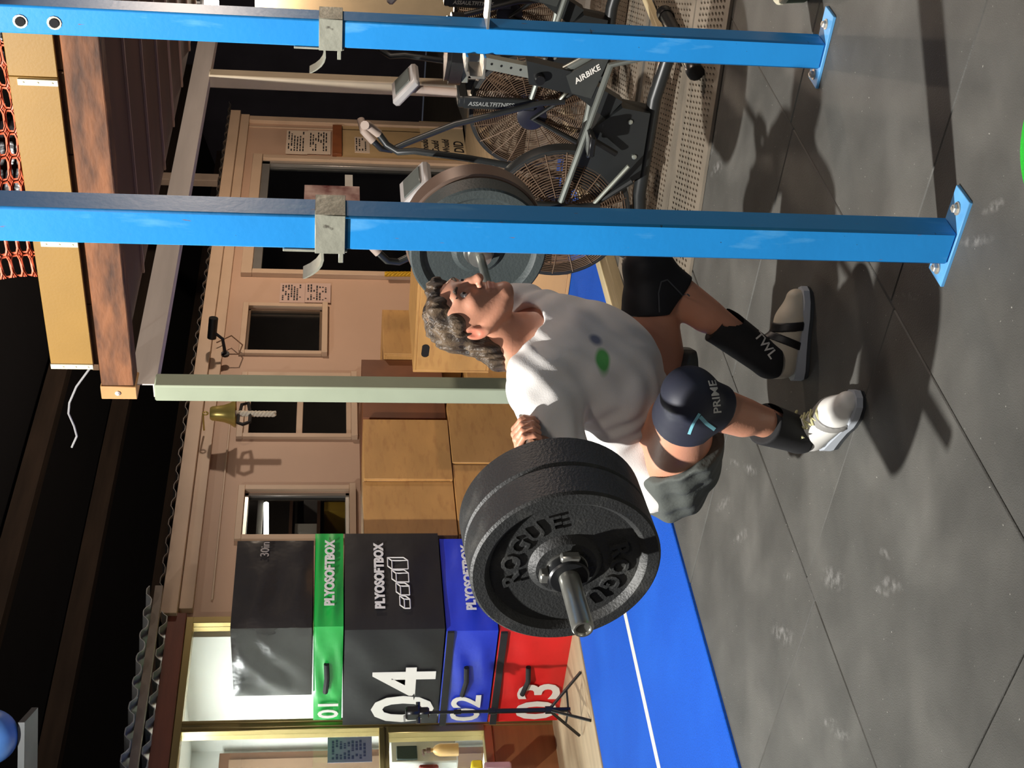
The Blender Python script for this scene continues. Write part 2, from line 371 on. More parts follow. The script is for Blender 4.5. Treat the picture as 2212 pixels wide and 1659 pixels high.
# what stands inside the windows: a lit tube and shelves
M_tube = mat('lit_tube', (255, 250, 240), .5, emis=(255, 246, 232), estr=30)
tl = thing('tube_light', 'lit white tube light seen through the shed window above the soft boxes', 'lamp', (8.3, 8.0, 2.0))
g0, g1 = P(575, 1088, b=8.0), P(575, 1165, b=8.0)
m = MB(); m.cyl(g0, g1, .022, 10); m.build('tube', M_tube, tl)
m = MB(); m.bb((min(g0.x, g1.x)-.05, 8.0, g0.z+.024), (max(g0.x, g1.x)+.05, 8.06, g0.z+.07)); m.build('batten', M_alu, tl)
sh = thing('shelf_unit', 'brown shelves with boxes inside the shed window above the soft boxes', 'shelf', (9.2, 9.2, 0))
M_shelf = mat('shelf_timber', (88, 56, 38), .7, var=.3)
m = MB()
for z in (.95, 1.25, 1.52, 1.78): m.bb((8.35, 8.9, z), (10.25, 9.5, z+.03))
m.build('shelf_board', M_shelf, sh)
cols = [(170, 160, 150), (200, 150, 90), (190, 150, 50), (120, 110, 105), (210, 205, 195)]
for i in range(12):
    z = (.98, 1.28, 1.55)[i % 3]; x = 8.4+.15*i; w = .13; hh = .13+.08*random.random()
    tag(part('storage_box', mat('store_%d' % (i % 5), cols[i % 5], .6), None, ((x, 8.95, z), (x+w, 9.3, z+hh))), '%s storage box inside the shed window, %s along the shelf from the left' % (('grey', 'tan', 'mustard', 'dark grey', 'white')[i % 5], ('first', 'second', 'third', 'fourth', 'fifth', 'sixth', 'seventh', 'eighth', 'ninth', 'tenth', 'eleventh', 'twelfth')[i]), 'box', 'boxes on the inner shelves')
# inside the sliding door: sofa back, poster
part_s = thing('sofa', 'grey padded sofa seen through the shed doorway', 'sofa', (11.3, 7.9, 0))
M_sofa = mat('grey_vinyl', (92, 84, 80), .45, var=.2)
m = MB(); m.bb((10.75, 7.6, .02), (12.4, 8.35, .42), .05); m.build('seat', M_sofa, part_s)
for i in range(2):
    m = MB(); m.bb((10.75+.83*i, 8.2, .42), (11.56+.83*i, 8.42, 1.02), .06); m.build('back_cushion', M_sofa, part_s)
def sheet_at(name, label, cat, px0, py0, px1, py1, m, b=6.99, th=.004, group=None):
    p, r = P(px0, py0, b=b), P(px1, py1, b=b)
    q = MB(); q.bb((min(p.x, r.x), b-th, min(p.z, r.z)), (max(p.x, r.x), b, max(p.z, r.z))); return tag(q.build(name, m), label, cat, group)
M_paper = mat('paper', (222, 200, 178), .45, var=.06, scale=8)
M_ink = mat('ink', (35, 32, 34), .7)
def paper(px0, py0, px1, py1, label, lines, b=6.985, m=M_paper, mi=M_ink, seed=1):
    o = sheet_at('paper_notice', label, 'notice', px0, py0, px1, py1, m, b); rnd = random.Random(seed)
    p, r = P(px0, py0, b=b), P(px1, py1, b=b); x0, x1 = sorted((p.x, r.x)); z0, z1 = sorted((p.z, r.z)); q = MB()
    for i in range(lines):
        z = z1-(z1-z0)*(.12+.8*i/lines); x = x0+(x1-x0)*.12; 
        while x < x1-(x1-x0)*.15:
            w = (x1-x0)*rnd.uniform(.04, .14)
            if rnd.random() < .75: q.bb((x, b-.0056, z-.007), (min(x+w, x1-.02), b-.0046, z+.007))
            x += w+(x1-x0)*.03
    q.build('print', mi, o)['kind'] = 'stuff'; return o
paper(620, 282, 664, 334, 'laminated notice at the top right of the shed door, upper of two', 6, seed=1)
paper(666, 282, 714, 334, 'laminated notice at the top right of the shed door, under another', 7, seed=2)
paper(766, 296, 799, 331, 'small laminated notice under the timber block beside the shed door', 4, seed=3)
M_paper2 = mat('paper_mauve', (196, 166, 152), .4, var=.06)
paper(606, 612, 658, 655, 'laminated notice left of the shed doorway, upper page', 7, m=M_paper2, seed=4)
paper(660, 612, 714, 655, 'laminated notice left of the shed doorway, lower page', 7, m=M_paper2, seed=5)
po = sheet_at('hand_lettered_poster', 'cream hand-lettered poster Should Could Would DID behind the bike handles', 'poster', 905, 262, 1008, 338, mat('poster_cream', (222, 198, 158), .5, var=.05), 6.982)
p = P(905, 338, b=6.98)
for i, (t, sz) in enumerate((('Should', .105), ('Could', .105), ('Would', .105), ('DID', .15))):
    text_mb(t, sz, (p.x+.1, 6.976, p.z-.11-.115*i-(.04 if i == 3 else 0)), (1, 0, 0), (0, 0, 1), .002, bold=.002, shear=.15).build('lettering', M_ink, po)
pb = sheet_at('picture_poster', 'picture poster in red and grey standing in the shed doorway', 'poster', 658, 400, 778, 470, mat('poster_pic', (196, 172, 165), .4, col2=(96, 40, 42), scale=5), 6.94)
p = P(660, 405, b=6.93)
sg = sheet_at('sticker', 'small white sticker on the glass of the shed door', 'sticker', 745, 378, 762, 403, mat('sticker', (225, 222, 215), .4), 7.015)
# corrugated roof of the shed
M_roof = mat('roof_iron', (96, 90, 86), .5, .5, var=.3, scale=4)
M_roofd = mat('dark_iron', (78, 76, 88), .6, .1, var=.3, scale=2)
def corr(a0, a1, y0, z0, y1, z1, m, name, pitch=.19, amp=.022, parent=None):
    n = int((a1-a0)/pitch*8)
    def prof(s):
        w = (s/pitch) % 1; return amp*(1 if w < .3 else (1-(w-.3)/.2 if w < .5 else (0 if w < .8 else (w-.8)/.2)))
    q = MB(); 
    q.sheet(lambda u, v: (a0+(a1-a0)*u, y0+(y1-y0)*v, z0+(z1-z0)*v+prof((a1-a0)*u)), n, 1)
    q.sheet(lambda u, v: (a0+(a1-a0)*u, y0+(y1-y0)*v, z0+(z1-z0)*v+prof((a1-a0)*u)-.006), n, 1)
    q.sheet(lambda u, v: (a0+(a1-a0)*u, y0, z0+prof((a1-a0)*u)-.006*v), n, 1)
    return struct(q.build(name, m, parent, recalc=False))
corr(6.36, 13.8, 6.87, 2.56, 9.8, 2.75, M_roof, 'roof_shed')
M_bri = mat('bright_iron', (186, 186, 184), .45, .15, var=.2)
corr(4.2, 6.36, 6.70, 2.592, 9.8, 2.85, M_bri, 'roof_office', amp=.04)
corr(4.2, 6.30, 6.88, 2.505, 9.0, 2.60, M_bri, 'roof_office_lower', amp=.04)
m = MB(); m.bb((4.2, 6.74, 2.535), (6.40, 6.79, 2.585)); tag(struct(m.build('trim_2', mat('grey_batten', (134, 120, 106), .6))))
# back wall, far wall and big roof of the hall
q = MB(); n = 420
def rib(s): w = (s/.22) % 1; return .03*(1 if w < .35 else (1-(w-.35)/.15 if w < .5 else (0 if w < .85 else (w-.85)/.15)))
q.sheet(lambda u, v: (0+22*u, 12.0-rib(22*u), 6*v), n*2, 1); struct(q.build('wall_back', M_roofd, recalc=False))
q = MB(); q.bb((20, -6, 0), (20.1, 12, 7)); struct(q.build('wall_far', M_roofd))
q = MB(); q.sheet(lambda u, v: (-5+26*u, 12.2-17*v, 3.03+5.1*v), 2, 2); struct(q.build('ceiling', mat('roof_dark', (24, 23, 27), .8)))
M_purl = mat('old_purlin', (74, 58, 46), .85, var=.5, scale=3, stretch=(.4, 4, 4))
def roofz(b): return 4.1-.3*(b-8.3)
for i, (b0, w) in enumerate(((8.15, .30), (9.35, .28), (10.85, .26), (6.6, .25), (4.9, .25))):
    q = MB(); q.bb((-4, b0, roofz(b0)-.2), (20, b0+w*.5, roofz(b0)-.02)); struct(q.build('purlin', M_purl))
q = MB(); q.bb((13.15, 7.5, 2.6), (13.3, 7.58, 4.3), .004); struct(q.build('trim_4', mat('pale_stud', (190, 168, 150), .6)))
# ------------------------------------------------------------------ glazed office at the left, lit from inside
M_gold = mat('gold_aluminium', (176, 156, 104), .3, .75, var=.12, scale=3)
M_wht = mat('office_white', (226, 228, 222), .6, var=.04)
ofw = MB(); ofw.bb((3.2, 8.35, 0), (6.3, 8.42, 2.5)); ofw.bb((6.26, 7.1, 0), (6.31, 8.4, 2.5)); ofw.bb((3.2, 7.1, 2.42), (6.3, 8.4, 2.47)); ofw.bb((3.2, 7.05, -.02), (6.3, 8.4, .0)); ofw.bb((3.15, 7.1, 0), (3.2, 8.4, 2.5))
struct(ofw.build('wall_office', M_wht))
light('office_lamp', 'AREA', (4.9, 7.7, 2.38), 230, (1, 1, .96), (4.9, 7.75, 0), shape='RECTANGLE', size=1.2, size_y=.3)
beam = MB(); beam.bb((3.2, 6.93, 2.385), (6.33, 7.0, 2.505), .004); struct(tag(beam.build('trim_3', mat('red_oxide_timber', (112, 52, 34), .6, var=.3, scale=5, stretch=(.5, 4, 4)))))
wf = part('window_4', M_gold, None, ((3.2, 6.95, 2.335), (6.31, 7.04, 2.383)), ((6.255, 6.95, 0), (6.31, 7.04, 2.34)), ((5.36, 6.95, 0), (5.445, 7.04, 2.34)), ((3.2, 6.95, 1.055), (5.36, 7.04, 1.115)), ((3.2, 6.95, .40), (5.36, 7.04, .455)), ((5.31, 6.94, .45), (5.36, 7.04, 1.06)))
struct(wf)
part('glazing_bead', mat('gold_bead', (150, 132, 86), .35, .7), wf, ((5.375, 6.94, 0), (5.39, 6.95, 2.335)), ((5.415, 6.94, 0), (5.43, 6.95, 2.335)), ((3.2, 6.94, 1.08), (5.36, 6.95, 1.09)))
q = MB(); q.bb((5.445, 6.99, 0), (6.255, 6.995, 2.335)); q.build('pane', M_gls, wf)
q = MB(); q.bb((3.2, 6.99, 1.115), (5.36, 6.995, 2.335)); q.build('pane', M_gls, wf)
q = MB(); q.bb((3.2, 6.99, .455), (5.31, 6.995, 1.055)); q.build('pane', M_gls, wf)
part('kick_panel', mat('kick_timber', (150, 98, 58), .55, var=.25, scale=4, stretch=(.5, 1, 5)), wf, ((3.2, 6.96, 0), (5.40, 7.03, .40)))
# dark window with white frame inside the office
p, r = P(508, 1494, b=8.34), P(662, 1556, b=8.34)
x0, x1 = sorted((p.x, r.x)); z0, z1 = sorted((p.z, r.z))
iw = part('window_5', M_wht, None, ((x0-.06, 8.28, z0-.08), (x1+.06, 8.35, z0)), ((x0-.06, 8.28, z1), (x1+.06, 8.35, z1+.05)), ((x0-.06, 8.28, z0), (x0, 8.35, z1)), ((x1, 8.28, z0), (x1+.06, 8.35, z1)))
struct(iw); q = MB(); q.bb((x0, 8.31, z0), (x1, 8.335, z1)); q.build('pane', mat('black_pane', (52, 54, 54), .12, var=.2), iw)
# brown framed doorway inside the office
p, r = P(475, 1636, b=8.3), P(800, 1659, b=8.3)
do = part('door_2', mat('door_brown', (120, 84, 60), .5, var=.2), None, ((r.x-.9, 8.25, 0), (p.x, 8.35, p.z)),); struct(do)
part('door_leaf', mat('door_leaf', (150, 120, 96), .4), do, ((r.x-.8, 8.22, 0), (p.x-.08, 8.26, p.z-.07)))
# notice on the glass, things on the office bench
M_lam = mat('laminate', (150, 150, 166), .3, var=.06)
paper(708, 1594, 804, 1646, 'grey laminated notice taped to the office glass', 9, b=6.985, m=M_lam, mi=mat('notice_ink', (84, 88, 120), .6), seed=9)
bn = part('bench_top', M_wht, None, ((3.3, 7.15, .40), (5.3, 7.75, .44))); tag(bn, 'white bench top inside the office glazing', 'bench')
def bpx(name, label, cat, x0, y0, x1, y1, m, b=7.25, dep=.16, bev=.01):
    p, r = P(x0, y0, b=b), P(x1, y1, b=b); xa, xb = sorted((p.x, r.x)); za, zb = sorted((p.z, r.z))
    q = MB(); q.bb((xa, b, za), (xb, b+dep, zb), bev); return tag(q.build(name, m), label, cat)
mc = bpx('office_machine', 'white office machine with grey screen behind the lower office pane', 'machine', 842, 1600, 990, 1645, M_wht)
p, r = P(856, 1612, b=7.24), P(902, 1640, b=7.24); part('screen', mat('screen_grey', (70, 84, 82), .3), mc, ((min(p.x, r.x), 7.235, min(p.z, r.z)), (max(p.x, r.x), 7.249, max(p.z, r.z))))
bt = thing('pump_bottle', 'orange and white pump bottle behind the lower office pane', 'bottle', P(990, 1620, b=7.2))
p0, p1 = P(950, 1620, b=7.2), P(922, 1618, b=7.2)
m = MB(); m.lathe([(.04, -.12), (.042, -.11), (.042, .0), (.03, .03), (.013, .045), (.013, .06)], p0, (0, 0, 1), 16); m.build('body', mat('bottle_orange', (240, 196, 130), .4), bt)
m = MB(); m.lathe([(.018, .06), (.018, .085), (.008, .09), (.008, .11)], p0, (0, 0, 1), 12); m.tube([p0+V(0, 0, .11), p0+V(-.05, -.02, .108)], .008, 8); m.build('pump', mat('pump_brown', (120, 92, 80), .5), bt)
bpx('storage_tin', 'dark red tin at the foot of the lower office pane', 'tin', 905, 1650, 948, 1659, mat('tin_red', (130, 40, 36), .4))
bpx('yellow_tub', 'bright yellow tub at the left edge of the office pane', 'tub', 1018, 1640, 1044, 1659, mat('tub_yellow', (240, 214, 30), .45), b=6.80, dep=.1)
bpx('clear_crate', 'pinkish clear plastic crate in front of the brown kick panel', 'crate', 1046, 1644, 1106, 1659, mat('crate_pink', (190, 150, 150), .3), b=6.7, dep=.2)
# ------------------------------------------------------------------ mezzanine: posts, channel, timber beam, yellow board, mesh
M_pgrn = mat('sage_post', (158, 166, 142), .45, var=.12, scale=5)
M_gal = mat('galvanised', (216, 206, 198), .45, .1, var=.2, scale=4, stretch=(.3, 3, 3))
pa = thing('steel_post', 'sage green square steel post holding the mezzanine corner, behind the lifter', 'post', (4.65, 3.68, 0))
m = MB(); m.bb((4.605, 3.63, 0), (4.695, 3.715, 2.19), .006); m.build('post', M_pgrn, pa)
m = MB(); m.bb((4.55, 3.58, 0), (4.75, 3.76, .012), .002); m.build('base_plate', M_pgrn, pa)
pb2 = thing('steel_post', 'slim white steel post behind the bikes, seen between the blue uprights', 'post', (7.68, 3.7, 0))
M_wst = mat('white_steel', (214, 196, 168), .5, var=.12)
m = MB(); m.bb((7.63, 3.63, 0), (7.72, 3.715, 2.19), .006); m.build('post', M_wst, pb2)
m = MB(); m.bb((7.58, 3.58, 0), (7.77, 3.76, .012), .002); m.build('base_plate', M_wst, pb2)
ch = MB(); yc = 3.64
ch.prism([(0, 0), (.07, 0), (.07, .012), (.006, .012), (.006, .098), (.07, .098), (.07, .11), (0, .11)], (4.63, yc, 2.185), (0, 1, 0), (0, 0, 1), (3.75, 0, 0))
ch = ch.build('channel_beam', M_gal); tag(ch, 'pale galvanised steel channel beam running from the sage post to the back', 'beam')
M_tim = mat('old_timber', (132, 84, 52), .75, col2=(64, 42, 30), scale=7, stretch=(2, .6, 2), bump=.3, contrast=(.32, .62), detail=7)
tb = thing('timber_beam', 'thick brown timber beam along the mezzanine edge, above the lifter', 'beam', (4.62, 2.4, 2.27))
m = MB(); m.bb((4.60, -1.2, 2.268), (4.70, 3.63, 2.405), .006); m.build('beam', M_tim, tb)
m = MB(); m.bb((4.598, 3.632, 2.262), (4.705, 3.70, 2.41), .003); m.build('end_bracket', mat('bracket_timber', (196, 148, 96), .6, var=.2), tb)
m = MB(); m.lathe([(.012, -.006), (.012, .004), (.006, .01)], (4.597, 3.665, 2.34), (-1, 0, 0), 8); m.build('bolt', M_gal, tb)
for k in range(14):
    b0 = 3.56-.34*k
    m = MB(); m.bb((4.615, b0-.335, 2.407), (4.70, b0, 2.437), .003); m.build('packer', mat('packer_timber', (104, 74, 46), .8, var=.5, scale=9), tb)
yb = thing('yellow_board', 'long mustard yellow board along the mezzanine edge with white joint straps', 'board', (4.6, 2.0, 2.43))
M_yel = mat('mustard_paint', (150, 114, 52), .55, var=.14, scale=3, bump=.05, bscale=90)
for (b0, b1) in ((2.903, 3.525), (2.22, 2.90), (1.3, 2.217), (-.8, 1.297)):
    m = MB(); m.bb((4.588, b0, 2.425), (4.606, b1, 2.595), .002); m.build('board', M_yel, yb)
M_strap = mat('white_strap', (216, 208, 178), .5, var=.1)
for b0, h in ((3.503, .17), (2.905, .14), (2.225, .14), (1.29, .14)):
    m = MB(); m.bb((4.580, b0, 2.425), (4.589, b0+.024, 2.425+h), .001)
    for z in (.02, .07, .12): m.lathe([(.004, 0), (.003, .003)], (4.580, b0+.012, 2.425+z), (-1, 0, 0), 6)
    m.build('joint_strap', M_strap, yb)
# underside of the mezzanine: dark red boards with pale joint strips
M_deck = mat('deck_board', (92, 54, 40), .7, var=.4, scale=2.5, stretch=(2, .6, 1))
dk = thing('mezzanine_deck', 'dark red-brown mezzanine decking seen from below with pale joints', 'deck', (6.3, 1.4, 2.33))
prev = 4.72; edges = [4.97, 5.462, 5.953, 6.448, 6.938, 7.44, 7.94, 8.43]
for e in edges:
    m = MB(); m.bb((prev, -2.4, 2.332), (e-.006, 3.62, 2.36)); m.build('deck_board', M_deck, dk)
    m = MB(); m.bb((e-.008, -2.4, 2.322), (e+.008, 3.62, 2.34)); m.build('joint_strip', mat('joint_strip', (176, 140, 122), .6), dk); prev = e+.006
# orange barrier mesh
M_or = mat('orange_mesh', (236, 108, 72), .5, var=.15, scale=10)
om = MB(); nb, nz = 34, 20; cw, chh = .098, .037
def mp(b, z):
    sag = .05*math.sin(b*3.1)+.03*math.sin(b*7); return (4.66+.05*math.sin(b*4.3+z*6)+.02*math.sin(z*15), b+.02*math.sin(z*11), z+sag*.3)
for i in range(nb):
    for j in range(nz):
        cx, cz = 3.12-cw*(i+.5), 2.585+chh*(j+.5)
        hole = [(.5*cw*.84*math.copysign(abs(math.cos(w))**.55, math.cos(w)), .5*chh*.66*math.copysign(abs(math.sin(w))**.55, math.sin(w))) for w in [math.pi/8+k*math.pi/4 for k in range(8)]]
        ou = [(.5, .25), (.25, .5), (-.25, .5), (-.5, .25), (-.5, -.25), (-.25, -.5), (.25, -.5), (.5, -.25)]
        n = len(om.v); vs = [mp(cx+x, cz+y) for x, y in hole]+[mp(cx+x*cw, cz+y*chh) for x, y in ou]+[mp(cx+x*cw, cz+y*chh) for x, y in ((.5, .5), (-.5, .5), (-.5, -.5), (.5, -.5))]
        om.add(vs, [(k, (k+1) % 8, 8+(k+1) % 8, 8+k) for k in range(8)]+[(16+c, 8+k2, 8+k) for c, (k, k2) in enumerate(((0, 1), (2, 3), (4, 5), (6, 7)))])
omo = om.build('barrier_mesh', M_or, recalc=False); tag(omo, 'orange plastic barrier mesh hung above the yellow board', 'mesh')
md = omo.modifiers.new('thick', 'SOLIDIFY'); md.thickness = .003
# dark rubbish and hoops behind the mesh
for k in range(3):
    c = Vector((5.1+.2*k, 2.9-.62*k, 2.63)); m = MB()
    m.sheet(lambda u, v: (c.x+.22*math.sin(v*math.pi)*math.cos(u*6.283)*(1+.15*math.sin(u*19+k)), c.y+.3*math.sin(v*math.pi)*math.sin(u*6.283)*(1+.15*math.sin(u*13)), c.z-.25+.28*(1-math.cos(v*math.pi))+.04*math.sin(u*25)*math.sin(v*9)), 28, 14)
    tag(m.build('plastic_bag', mat('black_plastic', (34, 30, 32), .25, var=.3, bump=.6, bscale=14)), ('black plastic bag behind the orange mesh, nearest the post', 'middle black plastic bag behind the orange mesh', 'black plastic bag behind the orange mesh, nearest the frame edge')[k], 'bag')
# lamp hanging beyond the deck, over the door
lp = thing('bulkhead_lamp', 'glowing lamp beyond the mezzanine at the top edge', 'lamp', P(452, 6, t=10.8))
c = P(452, 6, t=10.8)
m = MB(); m.lathe([(.02, .03), (.06, .02), (.075, -.02), (.06, -.06), (.02, -.075)], c, (0, 0, 1), 16); m.build('globe', mat('lit_globe', (255, 240, 215), .5, emis=(255, 226, 180), estr=16), lp)
m = MB(); m.lathe([(.05, .03), (.08, .035), (.08, .05), (.03, .07), (.012, .07), (.012, .45)], c, (0, 0, 1), 16); m.build('holder', M_gal, lp)
# pale sheet wall at the far right
m = MB(); m.bb((10.9, 4.35, 0), (11.0, 4.72, 2.1)); tag(m.build('cream_cabinet', mat('cream_cab', (128, 112, 86), .6)), 'cream panel at the top edge behind the farthest bike', 'panel')
# ================================================================== SQUAT RACK, BARBELL
M_blue = mat('blue_paint', (32, 140, 216), .42, var=.12, scale=4, bump=.04, bscale=60)
mix_layer(M_blue, noise_fac(7, .60, .70, (2.5, 2.5, .6), 6, 'Object', .35), (120, 190, 235))
mix_layer(M_blue, noise_fac(30, .71, .735, (3, 3, .5), 4, 'Object', .8), (120, 84, 70))
mix_layer(M_blue, noise_fac(16, .735, .76, (.6, 4, 4), 5, 'Object', .7), (48, 58, 70))
M_bolt = mat('zinc_bolt', (196, 190, 178), .4, .6)
M_bplate = mat('blue_plate', (96, 168, 226), .5, var=.2, scale=14)
def upright(x0, x1, y0, y1, label, holes=False):
    t = thing('rack_upright', label, 'rack', ((x0+x1)/2, (y0+y1)/2, 0), 0, 'blue squat rack uprights')
    m = MB(); m.bb((x0, y0, .01), (x1, y1, 2.75), .005); m.build('post', M_blue, t)
    m = MB(); m.bb((x0-.004, y0-.085, 0), (x1+.004, y1+.06, .01), .0015); m.build('base_plate', M_bplate, t)
    for yy in (y0-.045, y1+.032):
        m = MB(); c = ((x0+x1)/2, yy, .01); m.lathe([(.016, 0), (.016, .003)], c, (0, 0, 1), 12); m.lathe([(.011, .003), (.011, .011), (.009, .013)], c, (0, 0, 1), 6); m.cyl((c[0], yy, .013), (c[0], yy, .026), .005, 8); m.build('anchor_bolt', M_bolt, t)
    return t
UN = upright(2.543, 2.618, 1.530, 1.616, 'nearest blue steel rack upright, in front of the far weight plates')
UF = upright(3.617, 3.690, 1.540, 1.622, 'farther blue steel rack upright at the top of the photo, before the bikes')
for z in (2.21, 2.30):
    m = MB(); m.lathe([(.02, 0), (.02, .002), (.011, .002), (.011, .004)], (3.617, 1.585, z), (-1, 0, 0), 12); m.build('rim', M_bolt, UF)
    m = MB(); m.lathe([(.0135, .0), (.0135, .0046)], (3.617, 1.585, z), (-1, 0, 0), 12); m.build('adjust_hole', mat('hole_black', (14, 14, 16), .9), UF)
M_hook = mat('worn_hook_steel', (176, 176, 160), .45, .35, var=.3, scale=10, bump=.12, bscale=50)
mix_layer(M_hook, noise_fac(26, .66, .72, (1, 1, 1), 5, 'Object', .8), (74, 68, 60))
def jhook(x0, x1, y0, y1, zb, label, tall=.066, up=.07):
    t = thing('j_hook', label, 'hook', ((x0+x1)/2, y1, zb), 0, 'bar hooks on the rack'); th = .006; e = .001
    m = MB(); m.bb((x0-th-e, y0-th, zb), (x0-e, y1+th, zb+tall), .001); m.bb((x0-th, y0-th-e, zb), (x1+th, y0-e, zb+tall), .001); m.bb((x1+e, y0-th, zb), (x1+th+e, y1+th, zb+tall), .001)
    m.build('collar', M_hook, t)
    m = MB(); m.bb((x0, y1+e, zb-.005), (x1, y1+th+e, zb+tall+up), .001); m.build('back_plate', M_hook, t)
    # curved tongue reaching towards the lifter and turning up
    pts = []
    for k in range(9):
        w = k/8; pts.append((y1+th+.018+.075*w if w < .35 else y1+th+.018+.026+.06*math.sin((w-.35)/.65*1.1), zb+.045+(0 if w < .35 else .055*(1-math.cos((w-.35)/.65*1.25)))))
    pts = [(y1+th, zb+.048), (y1+th+.03, zb+.046), (y1+th+.045, zb+.05), (y1+th+.058, zb+.058), (y1+th+.07, zb+.071), (y1+th+.08, zb+.087)]
    up_ = [(y, z+.006) for y, z in pts]; m = MB(); m.prism([(y, z) for y, z in pts]+up_[::-1], (x0+.012, 0, 0), (0, 1, 0), (0, 0, 1), (x1-x0-.024, 0, 0)); m.build('tongue', M_hook, t)
    m = MB(); m.bb((x0+.008, y1+th, zb+.003), (x1-.008, y1+th+.033, zb+.014), .001); m.build('stop_tab', M_hook, t)
    return t
jhook(2.543, 2.618, 1.530, 1.616, 1.419, 'worn grey steel bar hook clamped on the nearest upright')
jhook(3.617, 3.690, 1.540, 1.622, 1.424, 'grey steel bar hook on the farther upright')
# square catch bracket lower on the farther upright
t = thing('catch_bracket', 'bright steel catch bracket low on the farther upright', 'hook', (3.65, 1.62, 1.0))
M_brt = mat('bright_steel', (196, 194, 186), .3, .8, var=.15)
m = MB(); m.bb((3.60, 1.624, 1.012), (3.70, 1.69, 1.020), .001); m.bb((3.60, 1.682, 1.020), (3.70, 1.690, 1.062), .001); m.bb((3.60, 1.624, 1.064), (3.70, 1.668, 1.072), .001); m.build('shelf', M_brt, t)
m = MB(); m.prism([(0, 0), (.022, -.01), (.022, -.02), (0, -.01)], (3.60, 1.668, 1.072), (0, 1, 0), (0, 0, 1), (.1, 0, 0)); m.build('lip', M_brt, t)
m = MB(); m.bb((3.60, 1.40, 1.012), (3.70, 1.538, 1.02), .001); m.build('rear_tab', M_brt, t)
# barbell
BD = Vector((.9963, .0717, .0476)).normalized(); B0 = Vector((3.017, 2.281, .943))
def bp(s): return B0+BD*s
bar = thing('barbell', 'chrome steel barbell held across the upper back', 'barbell', bp(0))
M_chr = mat('bar_chrome', (190, 190, 182), .28, .85, var=.15, scale=30)
m = MB(); m.cyl(bp(-.655), bp(.655), .0142, 20); m.build('shaft', M_chr, bar)
for sg in (-1, 1):
    m = MB(); m.lathe([(.017, .62), (.038, .622), (.038, .652), (.03, .655), (.025, .656), (.025, 1.065), (.022, 1.072), (.018, 1.072), (.016, 1.066), (.004, 1.066)], B0, BD*sg, 28); m.build('sleeve', M_chr, bar)
M_bump = mat('bumper_rubber', (48, 49, 49), .52, var=.3, scale=5, bump=.25, bscale=160, spec=.45)
mix_layer(M_bump, noise_fac(9, .56, .74, (1, 1, 1), 7, 'Object', .35), (104, 103, 98))
M_bumpg = mat('grey_bumper', (56, 64, 64), .6, var=.2, scale=4, bump=.15, bscale=120)
M_hub = mat('steel_hub', (126, 126, 122), .35, .8, var=.2)
PD = Vector((-BD.y, BD.x, 0)).normalized(); PU = BD.cross(PD) if BD.cross(PD).z > 0 else PD.cross(BD)
def plate(s0, s1, label, m_, letters=True, R0=.225, hub=True, group=None, outer=True, steel=False):
    """bumper plate between s0 and s1 along the bar; s1 is the face with lettering"""
    sg = 1 if s1 > s0 else -1; w = abs(s1-s0); c = bp(s0); ax = BD*sg
    t = thing('bumper_plate', label, 'weight plate', c, 0, group)
    ln = [(.026, 0), (.072, 0), (.078, .012), (.085, .016), (.178, .016), (.186, .004), (.192, 0), (R0-.006, 0), (R0, .006), (R0, w-.006), (R0-.006, w), (.192, w), (.186, w-.005), (.178, w-.017), (.088, w-.017), (.082, w-.010), (.072, w-.002), (.026, w-.002)]
    q = MB(); q.lathe(ln, c, ax, 72, closed=True); q.build('disc', m_, t)
    if hub:
        q = MB(); q.lathe([(.0255, -.001), (.05, -.001), (.05, .002), (.05, w+.0), (.05, w+.003), (.047, w+.005), (.0255, w+.005)], c, ax, 32, closed=True); q.build('hub_ring', M_hub, t)
    if letters:
        f = c+ax*(w-.0165)
        ux0 = PD*(1 if sg < 0 else -1)  # seen from outside
        right = Vector((0, 0, 1)).cross(ax).normalized()
        upv = ax.cross(right)
        def arc(txt, mid, size, rad, gap):
            q = MB()
            for i, chx in enumerate(txt):
                an = mid-(i-(len(txt)-1)/2)*gap
                rd = right*math.cos(an)+upv*math.sin(an); tn = right*math.sin(an)-upv*math.cos(an)
                g = text_mb(chx, size, f+rd*(rad-size*.36), tn, rd, .012, 'CENTER', bold=.0012); q.add(g.v, g.f)
            q.build('raised_lettering', m_, t)
        arc('ROGUE', R(62), .062, .132, R(23)); arc('ROGUE', R(242), .062, .132, R(23))
    return t
plate(-.660, -.765, 'black rubber bumper plate innermost on the near end of the barbell', M_bump, letters=False, group='near weight plates')
plate(-.768, -.872, 'outermost black rubber bumper plate with raised lettering on the near end of the barbell', M_bump, group='near weight plates')
plate(.745, .660, 'grey bumper plate facing the camera on the far end of the barbell', M_bumpg, letters=False, group='far weight plates')
plate(.748, .835, 'dark bumper plate with a shiny rim outermost on the far end of the barbell', mat('worn_rim', (112, 92, 80), .4, .25, var=.3, scale=4), letters=False, group='far weight plates', R0=.232)
cl = thing('bar_collar', 'black clamp collar locking the near weight plates', 'collar', bp(-.89))
m = MB(); m.lathe([(.0255, .874), (.046, .874), (.048, .878), (.048, .902), (.044, .906), (.0255, .906)], B0, -BD, 28, closed=True); m.build('ring', mat('black_clamp', (30, 31, 33), .3), cl)
c = bp(-.89); m = MB(); m.box(c+PD*.005+Vector((0, 0, .055)), (.026, .03, .022), None, .004); m.box(c-PD*.05+Vector((0, 0, .0)), (.022, .02, .045), None, .004); m.build('lever', mat('lever_steel', (150, 150, 146), .3, .7), cl)
